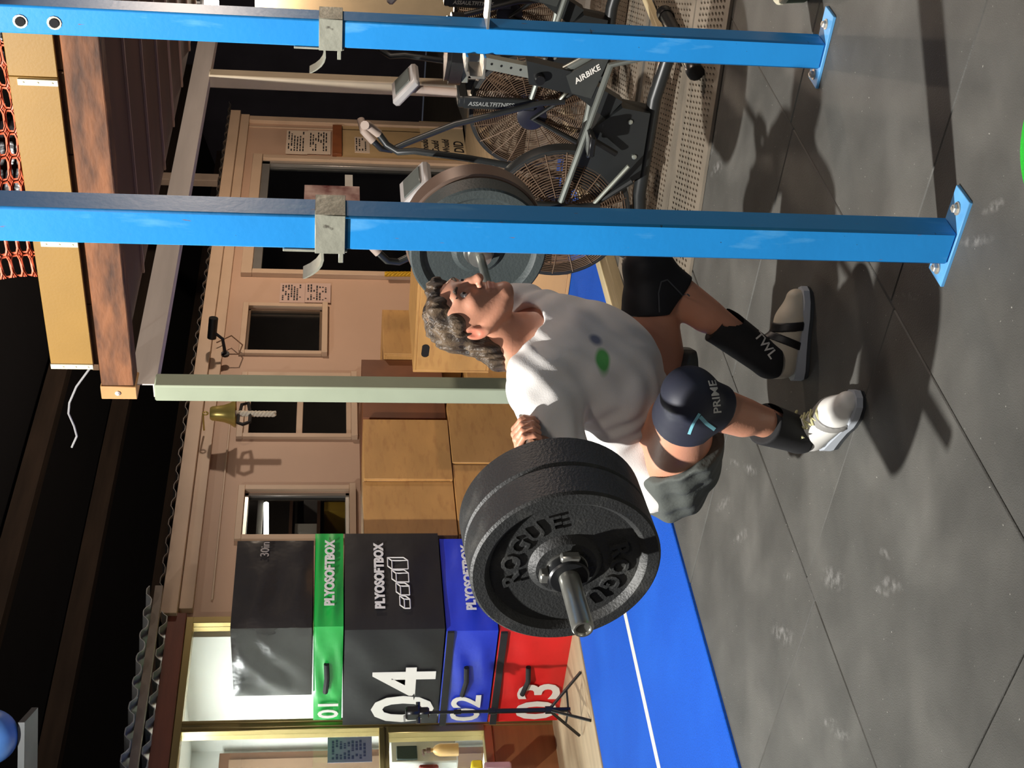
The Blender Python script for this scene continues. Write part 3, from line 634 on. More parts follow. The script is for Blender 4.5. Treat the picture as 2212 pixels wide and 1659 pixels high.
# ================================================================== PLYO BOXES
M_vinb = mat('black_vinyl', (46, 43, 42), .24, var=.2, scale=3, bump=.9, bscale=5, spec=.7)
M_vinm = mat('matt_black_vinyl', (36, 35, 36), .5, var=.2, scale=3, bump=.6, bscale=5, spec=.3)
M_ving = mat('green_vinyl', (36, 176, 74), .38, var=.14, scale=4, bump=.35, bscale=8)
M_vinu = mat('blue_vinyl', (38, 62, 196), .38, var=.14, scale=4, bump=.35, bscale=8)
M_vinr = mat('red_vinyl', (214, 34, 34), .45, var=.14, scale=4, bump=.3, bscale=8)
M_ltr = mat('vinyl_print', (226, 222, 214), .5, var=.06)
M_velc = mat('velcro', (20, 20, 22), .8)
def softbox(x0, y0, x1, y1, z0, z1, m_, label, num, numsize, title=True, icon=False, velcro=True, seed=0, handle=True):
    t = thing('soft_plyo_box', label, 'plyo box', ((x0+x1)/2, (y0+y1)/2, z0), 0, 'stacked soft plyo boxes')
    rnd = random.Random(seed); n = 14; L, Wd, Hh = x1-x0, y1-y0, z1-z0
    bm = bmesh.new(); bmesh.ops.create_cube(bm, size=1)
    bmesh.ops.subdivide_edges(bm, edges=bm.edges, cuts=n, use_grid_fill=True)
    ph = [rnd.uniform(0, 6) for _ in range(6)]
    for v in bm.verts:
        p = v.co; q = [abs(c)*2 for c in p]
        # puffy faces: faces bow, edges stay pulled in
        f = [1-max(q[(k+1) % 3], q[(k+2) % 3])**4 for k in range(3)]
        amt = .010
        w = .006*math.sin(p.x*9+p.z*6+ph[0])*math.sin(p.z*7+ph[1])+.006*math.sin((p.y+p.z)*11+ph[2])
        nx = [(1 if c > 0 else -1) if q[k] > .99 else 0 for k, c in enumerate(p)]
        d = [L, Wd, Hh]; c = [p.x*L, p.y*Wd, p.z*Hh]
        for k in range(3):
            if nx[k] and k < 2: c[k] += nx[k]*((amt+w)*max(f[k], 0)-.004)
        v.co = Vector(c)+Vector(((x0+x1)/2, (y0+y1)/2, (z0+z1)/2))
    me = MB(); bm.verts.ensure_lookup_table(); me.v = [tuple(v.co) for v in bm.verts]; me.f = [tuple(v.index for v in f.verts) for f in bm.faces]; bm.free()
    me.build('cover', m_, t, sharp=60)
    yf = y0-.0145; xf = x0-.0145
    if title:
        text_mb('PLYOSOFTBOX', .078, (x0+.15, yf, z0+(Hh*.5-.03 if Hh < .35 else Hh*.60)), (1, 0, 0), (0, 0, 1), .003, bold=.0035).build('lettering', M_ltr, t)
    if icon:
        q = MB(); s = [.045, .07, .1, .13]; x = x0+.15
        for k in range(4):
            w, hh, dd = .072, s[k]*.75, .026; z = z0+Hh*.34
            for e in (((0, 0), (w, 0)), ((w, 0), (w, hh)), ((w, hh), (0, hh)), ((0, hh), (0, 0)), ((0, hh), (dd, hh+dd)), ((dd, hh+dd), (w+dd, hh+dd)), ((w+dd, hh+dd), (w, hh)), ((w+dd, hh+dd), (w+dd, dd)), ((w+dd, dd), (w, 0))):
                q.tube([(x+e[0][0], yf, z+e[0][1]), (x+e[1][0], yf, z+e[1][1])], .004, 6)
            x += w+dd+.008
        q.build('step_icon', M_ltr, t)
    # number on the face towards the flood light (reads left to right as seen, towards -y)
    if num:
        text_mb(num, numsize, (xf, y1-.04, z0+Hh*.5-numsize*.36-(.06 if numsize > .3 else 0)), (0, -1, 0), (0, 0, 1), .003, bold=numsize*.018).build('number', M_ltr, t)
    if velcro:
        q = MB(); q.bb((xf-.001, y0+.0, z1-.045), (x0, y1, z1-.005)); q.build('velcro_band', M_velc, t)
    if handle:
        q = MB(); q.tube([(xf-.002, y0+Wd*.36, z0+Hh*.55), (xf-.014, y0+Wd*.5, z0+Hh*.53), (xf-.002, y0+Wd*.66, z0+Hh*.58)], .016, 8); q.build('carry_handle', M_velc, t)
    return t
softbox(5.262, 5.955, 6.03, 6.80, .004, .44, M_vinr, 'red soft plyo box numbered 03 at the bottom of the stack', '03', .36, title=False, seed=1)
softbox(5.262, 5.945, 6.03, 6.80, .45, .755, M_vinu, 'blue soft plyo box numbered 02 between red and black boxes', '02', .25, seed=2)
softbox(5.262, 5.925, 6.06, 6.80, .765, 1.345, M_vinm, 'tall black soft plyo box numbered 04 with step icons', '04', .52, icon=True, velcro=False, seed=3, handle=False)
softbox(5.29, 5.925, 6.06, 6.78, 1.353, 1.525, M_ving, 'flat green soft plyo box numbered 01 under the top box', '01', .17, velcro=False, seed=4)
tb_ = softbox(5.275, 5.915, 5.99, 6.52, 1.533, 1.995, M_vinb, 'blank black soft plyo box on top of the stack', '', 0, title=False, velcro=False, seed=5, handle=False)
text_mb('30in', .075, (5.83, 5.899, 1.80), (1, 0, 0), (0, 0, 1), .003).build('lettering', mat('faded_print', (150, 140, 134), .6), tb_)
M_plyb = mat('plyo_plywood', (204, 152, 86), .5, var=.25, scale=2.2, stretch=(1, 1, 2.5), detail=7)
mix_layer(M_plyb, noise_fac(9, .52, .70, (1, 1, 3.5), 7, 'Object', .45), (160, 108, 60))
M_plyd = mat('dark_ply', (128, 74, 40), .55, var=.4, scale=3, detail=6)
M_plyp = mat('pale_box_ply', (214, 166, 110), .5, var=.18, scale=2, stretch=(1, .4, 3))
def woodbox(x0, y0, x1, y1, z0, z1, label, m_=M_plyb, slots=()):
    t = thing('wooden_plyo_box', label, 'plyo box', ((x0+x1)/2, (y0+y1)/2, z0), 0, 'wooden plyo boxes along the shed'); s = .018
    def pan(p, r, n='panel'): q = MB(); q.bb(p, r, .0025); q.build(n, m_, t)
    pan((x0, y0, z0), (x1, y0+s, z1)); pan((x0, y1-s, z0), (x1, y1, z1)); pan((x0, y0+s, z0+s), (x0+s, y1-s, z1-s)); pan((x1-s, y0+s, z0+s), (x1, y1-s, z1-s)); pan((x0, y0+s, z1-s), (x1, y1-s, z1)); pan((x0, y0+s, z0), (x1, y1-s, z0+s))
    for (face, u, z, w, hh) in slots:
        q = MB(); n = 12; pl = [(math.cos(2*math.pi*k/n)*hh/2+(w-hh)/2*(1 if math.cos(2*math.pi*k/n) > 0 else -1), math.sin(2*math.pi*k/n)*hh/2) for k in range(n)]
        if face == 'y': q.prism(pl, (u, y0-.0012, z), (1, 0, 0), (0, 0, 1), (0, .003, 0))
        else: q.prism(pl, (x0-.0012, u, z), (0, 1, 0), (0, 0, 1), (.003, 0, 0))
        q.build('hand_slot', mat('slot_black', (24, 18, 14), .9), t)
    return t
WY = 6.0
woodbox(6.13, WY+.02, 6.637, WY+.74, .625, 1.222, 'wooden plyo box in the top row beside the black soft box')
woodbox(6.643, WY, 7.262, WY+.74, .625, 1.215, 'wooden plyo box in the top row, second from the soft boxes')
woodbox(7.34, WY+.05, 8.02, WY+.75, .625, 1.215, 'dark stained wooden plyo box in the top row behind the sage post', M_plyd)
woodbox(8.03, WY, 8.60, WY+.72, .46, 1.05, 'wooden plyo box right of the dark stained one, behind the head')
woodbox(6.13, WY+.01, 6.80, WY+.76, .006, .618, 'wooden plyo box in the bottom row beside the blue soft box')
woodbox(6.81, WY, 7.45, WY+.74, .006, .618, 'wooden plyo box in the bottom row under the dark stained one')
woodbox(7.46, WY, 8.14, WY+.74, .006, .45, 'wooden plyo box in the bottom row behind the white shirt')
woodbox(6.68, 4.36, 7.40, 5.05, .014, .44, 'pale wooden plyo box standing on the blue turf', M_plyp)
woodbox(6.70, 4.40, 7.38, 5.15, .45, .93, 'wooden plyo box with hand slots on top of the pale one', M_plyb, [('x', 4.78, .85, .055, .022), ('x', 4.98, .86, .10, .05)])
m = MB(); 
rp = thing('rope_coil', 'yellow rope hanging on the shed door frame', 'rope', P(895, 592, b=6.93))
pp = [P(832+4*i, 592, b=6.92) for i in range(16)]
for k in range(4): m.tube([p+Vector((.02*math.sin(i*.8+k*1.6), -.014*math.cos(i*.8+k*1.6), 0)) for i, p in enumerate(pp)], .011, 8)
m.build('strand', mat('yellow_rope', (206, 160, 22), .7, var=.3, scale=60, bump=.5), rp)
# ================================================================== SMALLER THINGS
# tripod with phone holder
tp0 = P(1262, 1532, z=0.02); M_blk = mat('black_plastic_gloss', (20, 20, 21), .35)
tp = thing('tripod', 'slim black tripod standing before the red soft box', 'tripod', (tp0.x, tp0.y, .02))
hub = Vector((tp0.x, tp0.y, .22)); 
topz = P(900, 1546, t=(tp0-Vector((0, 0, CH))).dot(Vector(_fw))).z
m = MB(); m.cyl((hub.x, hub.y, .10), (hub.x, hub.y, .55), .014, 10); m.cyl((hub.x, hub.y, .5), (hub.x, hub.y, topz-.05), .009, 10); m.build('column', M_blk, tp)
for r_, z_ in ((.022, 0), (.018, .32), (.014, .51)):
    m = MB(); m.lathe([(r_, z_-.02), (r_, z_+.02)], hub, (0, 0, 1), 10); m.build('clamp', M_blk, tp)
for k in range(3):
    w = R(215+120*k); f = Vector((hub.x+.21*math.cos(w), hub.y+.21*math.sin(w), .024)); mid = hub.lerp(f, .55)
    m = MB(); m.cyl(hub, f, .009, 8); l = m.build('leg', M_blk, tp)
    m = MB(); m.cyl((hub.x, hub.y, .11), mid, .006, 8); m.build('brace', M_blk, tp)
h2 = Vector((hub.x, hub.y, topz))
m = MB(); m.box(h2+V(0, 0, -.03), (.05, .05, .06), None, .008); m.box(h2+V(.0, .0, .03), (.06, .07, .08), None, .012); m.cyl(h2+V(-.05, .03, .0), h2+V(.05, -.03, .0), .012, 8); m.build('phone_clamp', M_blk, tp)
m = MB(); m.lathe([(.018, 0), (.018, .01), (.008, .012)], h2+V(-.02, .02, .07), (0, 0, 1), 10); m.build('knob', mat('knob_grey', (150, 148, 142), .4), tp)
# brass bell
bq = P(447, 893, b=6.74); sc_ = .0027*1.02
bl = thing('brass_bell', 'shiny brass bell with white rope hanging by the shed wall', 'bell', bq)
M_brass = mat('brass', (206, 184, 104), .3, .55, var=.15, scale=8)
m = MB(); m.lathe([(.006, 0), (.045, -.004), (.056, -.02), (.06, -.06), (.068, -.11), (.084, -.155), (.104, -.185), (.109, -.20), (.103, -.20), (.078, -.16), (.05, -.06), (.01, -.02)], bq+V(0, 0, -.02), (0, 0, 1), 32); m.build('bell_body', M_brass, bl)
m = MB(); m.tube([bq+V(.018*math.cos(w), 0, .012+.02*math.sin(w)) for w in [k*math.pi/6 for k in range(12)]], .006, 6, closed=True); m.cyl(bq+V(0, 0, .03), bq+V(0, .17, .03), .007, 8); m.build('hanger', M_brass, bl)
rope = MB()
for k in range(3): rope.tube([bq+V(.014*math.cos(i*.9+k*2.09), .014*math.sin(i*.9+k*2.09), -.21-.0125*i) for i in range(26)], .012, 8)
rope.build('bell_rope', mat('white_rope', (226, 218, 200), .8, var=.15, scale=60), bl)
m = MB(); m.tube([bq+V(.02, 0, -.2), bq+V(.02, 0, -.25), bq+V(.10, -.01, -.26), bq+V(.12, -.01, -.31), bq+V(0, 0, -.33), bq+V(-.1, 0, -.33), bq+V(-.13, 0, -.28), bq+V(-.11, 0, -.24), bq+V(-.02, 0, -.24)], .014, 8); m.build('leather_strap', mat('black_leather', (26, 24, 24), .5), bl)
# security camera with looped cable
cq = P(462, 718, b=6.72)
cc = thing('security_camera', 'small black security camera on the shed fascia above the square window', 'camera', cq)
m = MB(); m.tube([cq+V(.04, -.12, .0), cq+V(.0, .06, .02)], .038, 12); m.build('housing', M_blk, cc)
m = MB(); m.tube([cq, cq+V(-.02, .05, -.07), cq+V(-.06, .17, -.09)], .014, 8); m.lathe([(.035, 0), (.035, .02)], cq+V(-.06, .17, -.09), (0, 1, 0), 10); m.build('bracket', M_blk, cc)
m = MB(); m.tube([P(468, 740, b=6.9), P(500, 725, b=6.9), P(524, 745, b=6.9), P(516, 765, b=6.9), P(485, 765, b=6.9)], .006, 6); m.build('cable', mat('tan_cable', (120, 88, 66), .6), cc)
# loose white cable under the roof
wc = MB(); wc.tube([Vector((4.66, 3.50, 2.425)), P(196, 793, a=4.75), P(165, 835, a=4.8), P(150, 870, a=4.8), P(148, 893, a=4.8), P(160, 920, a=4.8), P(166, 942, a=4.8), P(155, 966, a=4.8)], .005, 8)
tag(wc.build('hanging_cable', mat('white_cable', (150, 148, 148), .5)), 'loose white cable dangling from the timber beam end', 'cable')
# blue ball and grey tray at the upper left
bc = P(-22, 1592, t=6.4)
m = MB(); m.lathe([(.13*math.sin(w)+.0005, -.13*math.cos(w)) for w in [k*math.pi/20 for k in range(21)]], bc, (0, 0, 1), 40)
tag(m.build('exercise_ball', mat('ball_blue', (96, 150, 222), .4, var=.25, scale=6)), 'pale blue ball high up at the left end of the hall', 'ball')
m = MB(); p0 = P(12, 1652, t=6.4); m.prism([(-.25, -.03), (.2, -.03), (.2, 0), (-.25, 0)], Vector((p0.x, p0.y, bc.z-.131)), (_r0[0], _r0[1], 0), (0, 0, 1), (.3*_hf[0], .3*_hf[1], 0))
tag(m.build('shelf_bracket', mat('bracket_grey', (92, 96, 96), .5)), 'grey shelf bracket carrying the pale blue ball', 'shelf')
# green plate lying on the floor at the frame edge, lidded tub at the top edge
gc = P(2291, 300, z=.02)
gp = thing('floor_plate', 'bright green weight plate lying flat on the rubber floor', 'weight plate', (gc.x, gc.y, 0))
m = MB(); m.lathe([(.03, .002), (.14, .002), (.15, .004), (.155, .012), (.15, .024), (.12, .024), (.11, .016), (.05, .016), (.045, .024), (.03, .024)], (gc.x, gc.y, 0), (0, 0, 1), 48, closed=True); m.build('disc', mat('green_plate', (40, 190, 50), .5, var=.3, scale=40, bump=.4), gp)
rc = P(1748, -62, z=0)
ro = thing('round_tub', 'dark green round tub with a pale lid at the top edge', 'tub', (rc.x, rc.y, 0))
m = MB(); m.lathe([(.088, .001), (.094, .01), (.1, .075), (.096, .08)], rc, (0, 0, 1), 36); m.build('body', mat('tub_green', (58, 74, 54), .7), ro)
m = MB(); m.lathe([(.102, .074), (.104, .078), (.104, .088), (.1, .092), (.02, .093)], rc, (0, 0, 1), 36); m.build('lid', mat('tub_lid', (196, 190, 166), .7), ro)
# ================================================================== AIR BIKES
M_frm = mat('bike_black', (36, 38, 38), .38, var=.2, scale=6, spec=.5)
M_wire = mat('cage_wire', (120, 98, 80), .4, .4, var=.2)
M_crm = mat('bike_chrome', (186, 190, 178), .3, .7, var=.15, scale=10)
M_grip = mat('bike_grip', (170, 152, 140), .7)
M_red = mat('red_print', (170, 40, 36), .5)
M_blade = mat('fan_blade', (96, 72, 52), .5, .3, var=.2)
def make_bike():
    # local: +y forward (fan end), x across, z up; origin under the fan axle
    t = thing('air_bike', 'x', 'exercise bike'); FZ, FR = .447, .305
    B = lambda q, n, m_, p=t: q.build(n, m_, p, local=True)
    # fan cage: two dished sides of rings and spokes, heavy rim between
    for sg in (-1, 1):
        q = MB()
        for i in range(22):
            r = .07+.011*i; x = sg*(.085-.055*(r/.305)**2.4)
            q.tube([(x, r*math.cos(w), FZ+r*math.sin(w)) for w in [2*math.pi*k/36 for k in range(36)]], .0024, 4, closed=True)
        for k in range(20):
            w = 2*math.pi*k/20; q.tube([(sg*(.087-.055*(r/.305)**2.4), r*math.cos(w), FZ+r*math.sin(w)) for r in (.06, .14, .22, .30)], .003, 4)
        g = B(q, 'cage', M_wire); g['kind'] = 'stuff'
        q = MB(); q.lathe([(.075, 0), (.075, .012), (.05, .02), (.012, .024)], (sg*.078, 0, FZ), (sg, 0, 0), 28); B(q, 'hub_cap', mat('hub_blue', (30, 30, 44), .4))
    q = MB(); q.lathe([(FR-.012, -.035), (FR+.006, -.032), (FR+.010, 0), (FR+.006, .032), (FR-.012, .035), (FR-.004, 0)], (0, 0, FZ), (1, 0, 0), 64, closed=True); B(q, 'rim', M_frm)
    for k in range(6):
        w = 2*math.pi*k/6; d1 = Vector((0, math.cos(w), math.sin(w))); d2 = Vector((0, -math.sin(w), math.cos(w)))
        c = Vector((0, 0, FZ)); q = MB(); n = [c+d1*.06+Vector((.02, 0, 0)), c+d1*.27+Vector((.03, 0, 0)), c+d1*.27-Vector((.03, 0, 0))+d2*.07, c+d1*.06-Vector((.02, 0, 0))+d2*.03]
        q.add(n+[v+d2*.003 for v in n], [(0, 1, 2, 3), (7, 6, 5, 4), (0, 4, 5, 1), (1, 5, 6, 2), (2, 6, 7, 3), (3, 7, 4, 0)]); B(q, 'fan_blade', M_blade)
    # base
    for y, w in ((.16, .30), (-.80, .30)):
        q = MB(); q.tube([(-w, y, .035), (w, y, .035)], .028, 12); b = B(q, 'foot_bar', M_frm)
        for sx in (-1, 1):
            q = MB(); q.lathe([(.032, 0), (.034, .01), (.034, .05), (.03, .055)], (sx*(w-.03), y, .035), (sx, 0, 0), 12); B(q, 'foot_cap', M_blk, b)
    q = MB(); q.tube([(0, .16, .06), (0, -.10, .10), (0, -.55, .10), (0, -.80, .06)], .03, 10); B(q, 'base_beam', M_frm)
    for sx in (-1, 1):
        q = MB(); q.tube([(sx*.115, .20, .05), (sx*.115, 0, FZ), (sx*.115, -.22, .17)], .016, 8); B(q, 'fan_stay', M_frm)
        # swing arm with bent handle: one forward, one back
        f = .22 if sx < 0 else -.10
        arm = [(sx*.14, -.11, .30), (sx*.15, -.10, .42), (sx*.17, -.10+f*.55, .84), (sx*.185, -.08+f*.95, 1.08), (sx*.20, -.06+f, 1.15), (sx*.225, -.08+f, 1.20), (sx*.24, -.13+f, 1.24)]
        q = MB(); q.tube(arm, .0155, 10); a = B(q, 'swing_arm', M_frm)
        q = MB(); q.tube([(sx*.24, -.125+f, 1.237), (sx*.225, -.17+f, 1.285), (sx*.16, -.20+f, 1.30)], .0195, 10); B(q, 'grip', M_grip, a)
        q = MB(); q.tube([(sx*.14, -.11, .33), (sx*.14, -.30, .20)], .009, 8); B(q, 'link_rod', M_crm)
        # silver side rail
        q = MB(); q.tube([(sx*.10, -.06, .47 if sx < 0 else .38), (sx*.11, -.73, .33), (sx*.10, -.80, .06)], .014, 8); B(q, 'side_rail', mat('rail_grey', (118, 122, 116), .35, .4))
        # crank and pedal
        q = MB(); s = 1 if sx > 0 else -1; cy, cz = -.33, .25; q.tube([(sx*.09, cy, cz), (sx*.11, cy+s*.08, cz-s*.13)], .013, 8); cr = B(q, 'crank_arm', M_blk)
        q = MB(); q.box((sx*.165, cy+s*.08, cz-s*.13), (.09, .09, .028), None, .006); B(q, 'pedal', M_blk, cr)
    # mast with console
    q = MB(); q.box((0, -.07, .80), (.23, .06, .05), None, .008); ms = B(q, 'mast', M_frm)
    for sx in (-1, 1):
        q = MB(); q.box((sx*.107, -.07, .62), (.022, .064, .36), None, .006); mp_ = B(q, 'mast_plate', M_frm, ms)
        if sx < 0: g = text_mb('ASSAULTFITNESS', .030, (-.1185, -.058, .775), (0, 0, -1), (0, -1, 0), .002, bold=.0005, shear=.2); B(g, 'lettering', mat('pale_print', (150, 152, 150), .5), ms)
    q = MB(); q.tube([(0, -.07, .78), (0, -.08, 1.05)], .02, 10); B(q, 'stalk', M_grip, ms)
    q = MB(); q.box((0, -.10, 1.08), (.21, .045, .17), Matrix.Rotation(R(-50), 3, 'X'), .012); co = B(q, 'console', mat('console_grey', (176, 172, 170), .4))
    q = MB(); q.box((0, -.118, 1.097), (.15, .01, .10), Matrix.Rotation(R(-50), 3, 'X'), .002); B(q, 'console_screen', mat('lcd', (96, 100, 96), .25), co)
    # drive housing, seat tube, seat
    q = MB(); q.prism([(-.50, .12), (-.20, .12), (-.10, .30), (-.18, .42), (-.40, .38), (-.52, .24)], (-.05, 0, 0), (0, 1, 0), (0, 0, 1), (.10, 0, 0)); dr_ = B(q, 'drive_cover', M_frm)
    for (y, z) in ((-.46, .2), (-.3, .36), (-.16, .3), (-.3, .16)):
        q = MB(); q.lathe([(.011, 0), (.011, .006), (.006, .008)], (-.05, y, z), (-1, 0, 0), 8); B(q, 'screw', M_crm, dr_)
    q = MB(); q.prism([(-.70, .66), (-.60, .64), (-.56, .44), (-.46, .30), (-.54, .24), (-.66, .46)], (-.032, 0, 0), (0, 1, 0), (0, 0, 1), (.064, 0, 0)); st = B(q, 'seat_tube', M_frm)
    q = MB(); q.prism([(-.645, .492), (-.735, .36), (-.74, .32), (-.55, .375), (-.57, .46)], (-.036, 0, 0), (0, 1, 0), (0, 0, 1), (.072, 0, 0)); ab_ = B(q, 'rear_gusset', mat('beam_grey', (58, 60, 58), .4))
    q = MB(); q.tube([(-.0, -.65, .50), (0, -.738, .365), (0, -.80, .06)], .02, 10); B(q, 'rear_stay', mat('rail_grey', (118, 122, 116), .35, .4))
    g = text_mb('AIRBIKE', .034, (-.038, -.612, .447), (0, -.59, -.80), (0, -.80, .59), .002, bold=.0008, shear=.2); B(g, 'lettering', M_ltr, ab_)
    q = MB(); q.prism([(-.672, .64), (-.618, .62), (-.665, .90), (-.715, .90)], (-.022, 0, 0), (0, 1, 0), (0, 0, 1), (.044, 0, 0)); B(q, 'seat_post', M_crm)
    for k_ in range(5):
        q = MB(); z_ = .68+.04*k_; y_ = -.652-.16*(z_-.65); q.lathe([(.005, 0), (.005, .002)], (-.022, y_, z_), (-1, 0, 0), 8); B(q, 'pin_hole', M_blk)
    q = MB(); q.box((0, -.70, .905), (.05, .22, .03), None, .004); B(q, 'seat_slider', M_crm)
    q = MB(); n = 24
    prof = []
    for k in range(n):
        w = 2*math.pi*k/n; y = math.cos(w); x = math.sin(w); prof.append((x*(.13 if y < 0 else .13-.085*y), y*.15))
    q.prism(prof, (0, -.72, .922), (1, 0, 0), (0, 1, 0), (0, 0, .05)); q.prism([(x*.86, y*.9) for x, y in prof], (0, -.72, .971), (1, 0, 0), (0, 1, 0), (0, 0, .018)); B(q, 'seat', M_blk)
    q = MB(); q.lathe([(.022, 0), (.024, .01), (.02, .03)], (-.034, -.63, .60), (-1, 0, 0), 10); B(q, 'adjust_knob', M_blk)
    return t
bk = make_bike()
spots = [((5.06, 2.985, .012), R(2), 'nearest black air bike, its fan behind the far weight plates'), ((6.16, 3.04, .012), R(1), 'middle black air bike with fan between the two blue uprights'), ((7.34, 3.01, .012), R(3), 'farthest black air bike, cut by the top edge of the photo')]
for i, (l, rz, lab) in enumerate(spots):
    o = bk if i == 0 else copy_tree(bk)
    o.location = l; o.rotation_euler = (0, 0, rz); o['label'] = lab; o['group'] = 'air bikes in a row'
m = MB(); m.box((0, 0, 0), (.62, .035, .03), Matrix.Rotation(R(0), 3, 'Z'), .003)
lo = tag(m.build('timber_lath', M_pine), 'short pale timber lath lying on the perforated mat', 'timber'); lo.location = P(1415, 25, z=.03); lo.rotation_euler = (0, 0, R(-2))
# ================================================================== THE LIFTER
class Field:
    """smooth union of tapered limbs and ellipsoids, polygonised with surface nets"""
    def __init__(s, k=.02): s.p = []; s.k = k; s.post = []
    def cone(s, a, ra, b, rb, k=None, sub=False): s.p.append(('c', np.array(a, float), ra, np.array(b, float), rb, k or s.k, sub)); return s
    def ball(s, c, r, k=None, sub=False): return s.cone(c, r, np.array(c, float)+1e-5, r, k, sub)
    def ell(s, c, r, ax=None, k=None, sub=False): s.p.append(('e', np.array(c, float), np.array(r, float), np.eye(3) if ax is None else np.array(ax, float), None, k or s.k, sub)); return s
    def chain(s, pts, rs, k=None):
        for i in range(len(pts)-1): s.cone(pts[i], rs[i], pts[i+1], rs[i+1], k)
        return s
    def evalg(s, xs, ys, zs):
        d = np.full((len(xs), len(ys), len(zs)), .5, np.float32)
        for q in s.p:
            k, sub = q[5], q[6]; mg = k+.035
            if q[0] == 'c':
                lo = np.minimum(q[1]-q[2], q[3]-q[4])-mg; hi = np.maximum(q[1]+q[2], q[3]+q[4])+mg
            else:
                e = np.abs(q[3].T) @ q[2]; lo = q[1]-e-mg; hi = q[1]+e+mg
            sl = [slice(int(np.searchsorted(a, l)), int(np.searchsorted(a, h))) for a, l, h in zip((xs, ys, zs), lo, hi)]
            if any(t.stop <= t.start for t in sl): continue
            X, Y, Z = xs[sl[0]][:, None, None], ys[sl[1]][None, :, None], zs[sl[2]][None, None, :]
            if q[0] == 'c':
                a, b = q[1], q[3]; ab = b-a; L2 = float(ab @ ab)
                t = np.clip(((X-a[0])*ab[0]+(Y-a[1])*ab[1]+(Z-a[2])*ab[2])/L2, 0, 1)
                v = np.sqrt((X-a[0]-ab[0]*t)**2+(Y-a[1]-ab[1]*t)**2+(Z-a[2]-ab[2]*t)**2)-(q[2]+(q[4]-q[2])*t)
            else:
                c, r, A = q[1], q[2], q[3]; dx, dy, dz = X-c[0], Y-c[1], Z-c[2]
                u = [A[i, 0]*dx+A[i, 1]*dy+A[i, 2]*dz for i in range(3)]
                k0 = np.sqrt(sum((u[i]/r[i])**2 for i in range(3))); k1 = np.sqrt(sum((u[i]/r[i]**2)**2 for i in range(3)))
                v = k0*(k0-1)/np.maximum(k1, 1e-6)
            o = d[sl[0], sl[1], sl[2]]
            if sub:
                v = -v; h = np.maximum(k-np.abs(o-v), 0)/k; d[sl[0], sl[1], sl[2]] = np.maximum(o, v)+h*h*k*.25
            else:
                h = np.maximum(k-np.abs(o-v), 0)/k; d[sl[0], sl[1], sl[2]] = np.minimum(o, v)-h*h*k*.25
        X, Y, Z = xs[:, None, None], ys[None, :, None], zs[None, None, :]
        for fn in s.post: d = fn(d, X, Y, Z)
        return d
    def mesh(s, lo, hi, h, keep=None):
        xs, ys, zs = [np.arange(l, u+h, h) for l, u in zip(lo, hi)]
        d = s.evalg(xs, ys, zs).astype(np.float32); ins = d < 0
        c = [ins[i:ins.shape[0]-1+i, j:ins.shape[1]-1+j, k:ins.shape[2]-1+k] for i in (0, 1) for j in (0, 1) for k in (0, 1)]
        n = sum(q.astype(np.int8) for q in c); act = (n > 0) & (n < 8); idx = np.argwhere(act)
        ids = np.full(act.shape, -1, np.int64); ids[act] = np.arange(len(idx))
        I, J, K = idx.T; acc = np.zeros((len(idx), 3)); cnt = np.zeros(len(idx))
        cor = [(i, j, k) for i in (0, 1) for j in (0, 1) for k in (0, 1)]
        for p in range(8):
            for q in range(p+1, 8):
                if sum(abs(x-y) for x, y in zip(cor[p], cor[q])) != 1: continue
                dp = d[I+cor[p][0], J+cor[p][1], K+cor[p][2]]; dq = d[I+cor[q][0], J+cor[q][1], K+cor[q][2]]
                m = (dp < 0) != (dq < 0); t = np.where(m, dp/np.where(m, dp-dq, 1), 0)
                for ax in range(3): acc[:, ax] += np.where(m, cor[p][ax]+(cor[q][ax]-cor[p][ax])*t, 0)
                cnt += m
        vs = np.array([xs[0], ys[0], zs[0]])+(idx+acc/cnt[:, None])*h
        F = []
        for ax in range(3):
            a = [slice(None)]*3; b = [slice(None)]*3; a[ax] = slice(0, -1); b[ax] = slice(1, None)
            ch_ = ins[tuple(a)] != ins[tuple(b)]; e = np.argwhere(ch_); o1, o2 = [q for q in range(3) if q != ax]
            e = e[(e[:, o1] > 0) & (e[:, o2] > 0) & (e[:, o1] < ins.shape[o1]-1) & (e[:, o2] < ins.shape[o2]-1)]
            def cid(s1, s2):
                q = e.copy(); q[:, o1] += s1; q[:, o2] += s2; return ids[q[:, 0], q[:, 1], q[:, 2]]
            quad = np.stack([cid(-1, -1), cid(0, -1), cid(0, 0), cid(-1, 0)], 1)
            fl = ins[e[:, 0], e[:, 1], e[:, 2]] != (ax == 1)
            quad[~fl] = quad[~fl][:, ::-1]; F.append(quad)
        F = np.concatenate(F); F = F[(F >= 0).all(1)]
        if keep is not None: F = F[keep(vs[F].mean(1))]
        used = np.unique(F); re = np.full(len(vs), -1); re[used] = np.arange(len(used))
        q = MB(); q.v = [tuple(v) for v in vs[used]]; q.f = [tuple(int(i) for i in f) for f in re[F]]
        return q
def smax(a, b, k=.006):
    h = np.maximum(k-np.abs(a-b), 0)/k; return np.maximum(a, b)+h*h*k*.25
def halfspace(p, n):
    n = np.array(n, float); n /= np.linalg.norm(n); p = np.array(p, float)
    return lambda X, Y, Z: (X-p[0])*n[0]+(Y-p[1])*n[1]+(Z-p[2])*n[2]
def cutby(*planes, k=.006):
    """keep only the side the planes' normals point away from"""
    def fn(d, X, Y, Z):
        for pl in planes: d = smax(d, pl(X, Y, Z), k)
        return d
    return fn
lerp = lambda a, b, t: np.array(a, float)+(np.array(b, float)-np.array(a, float))*t
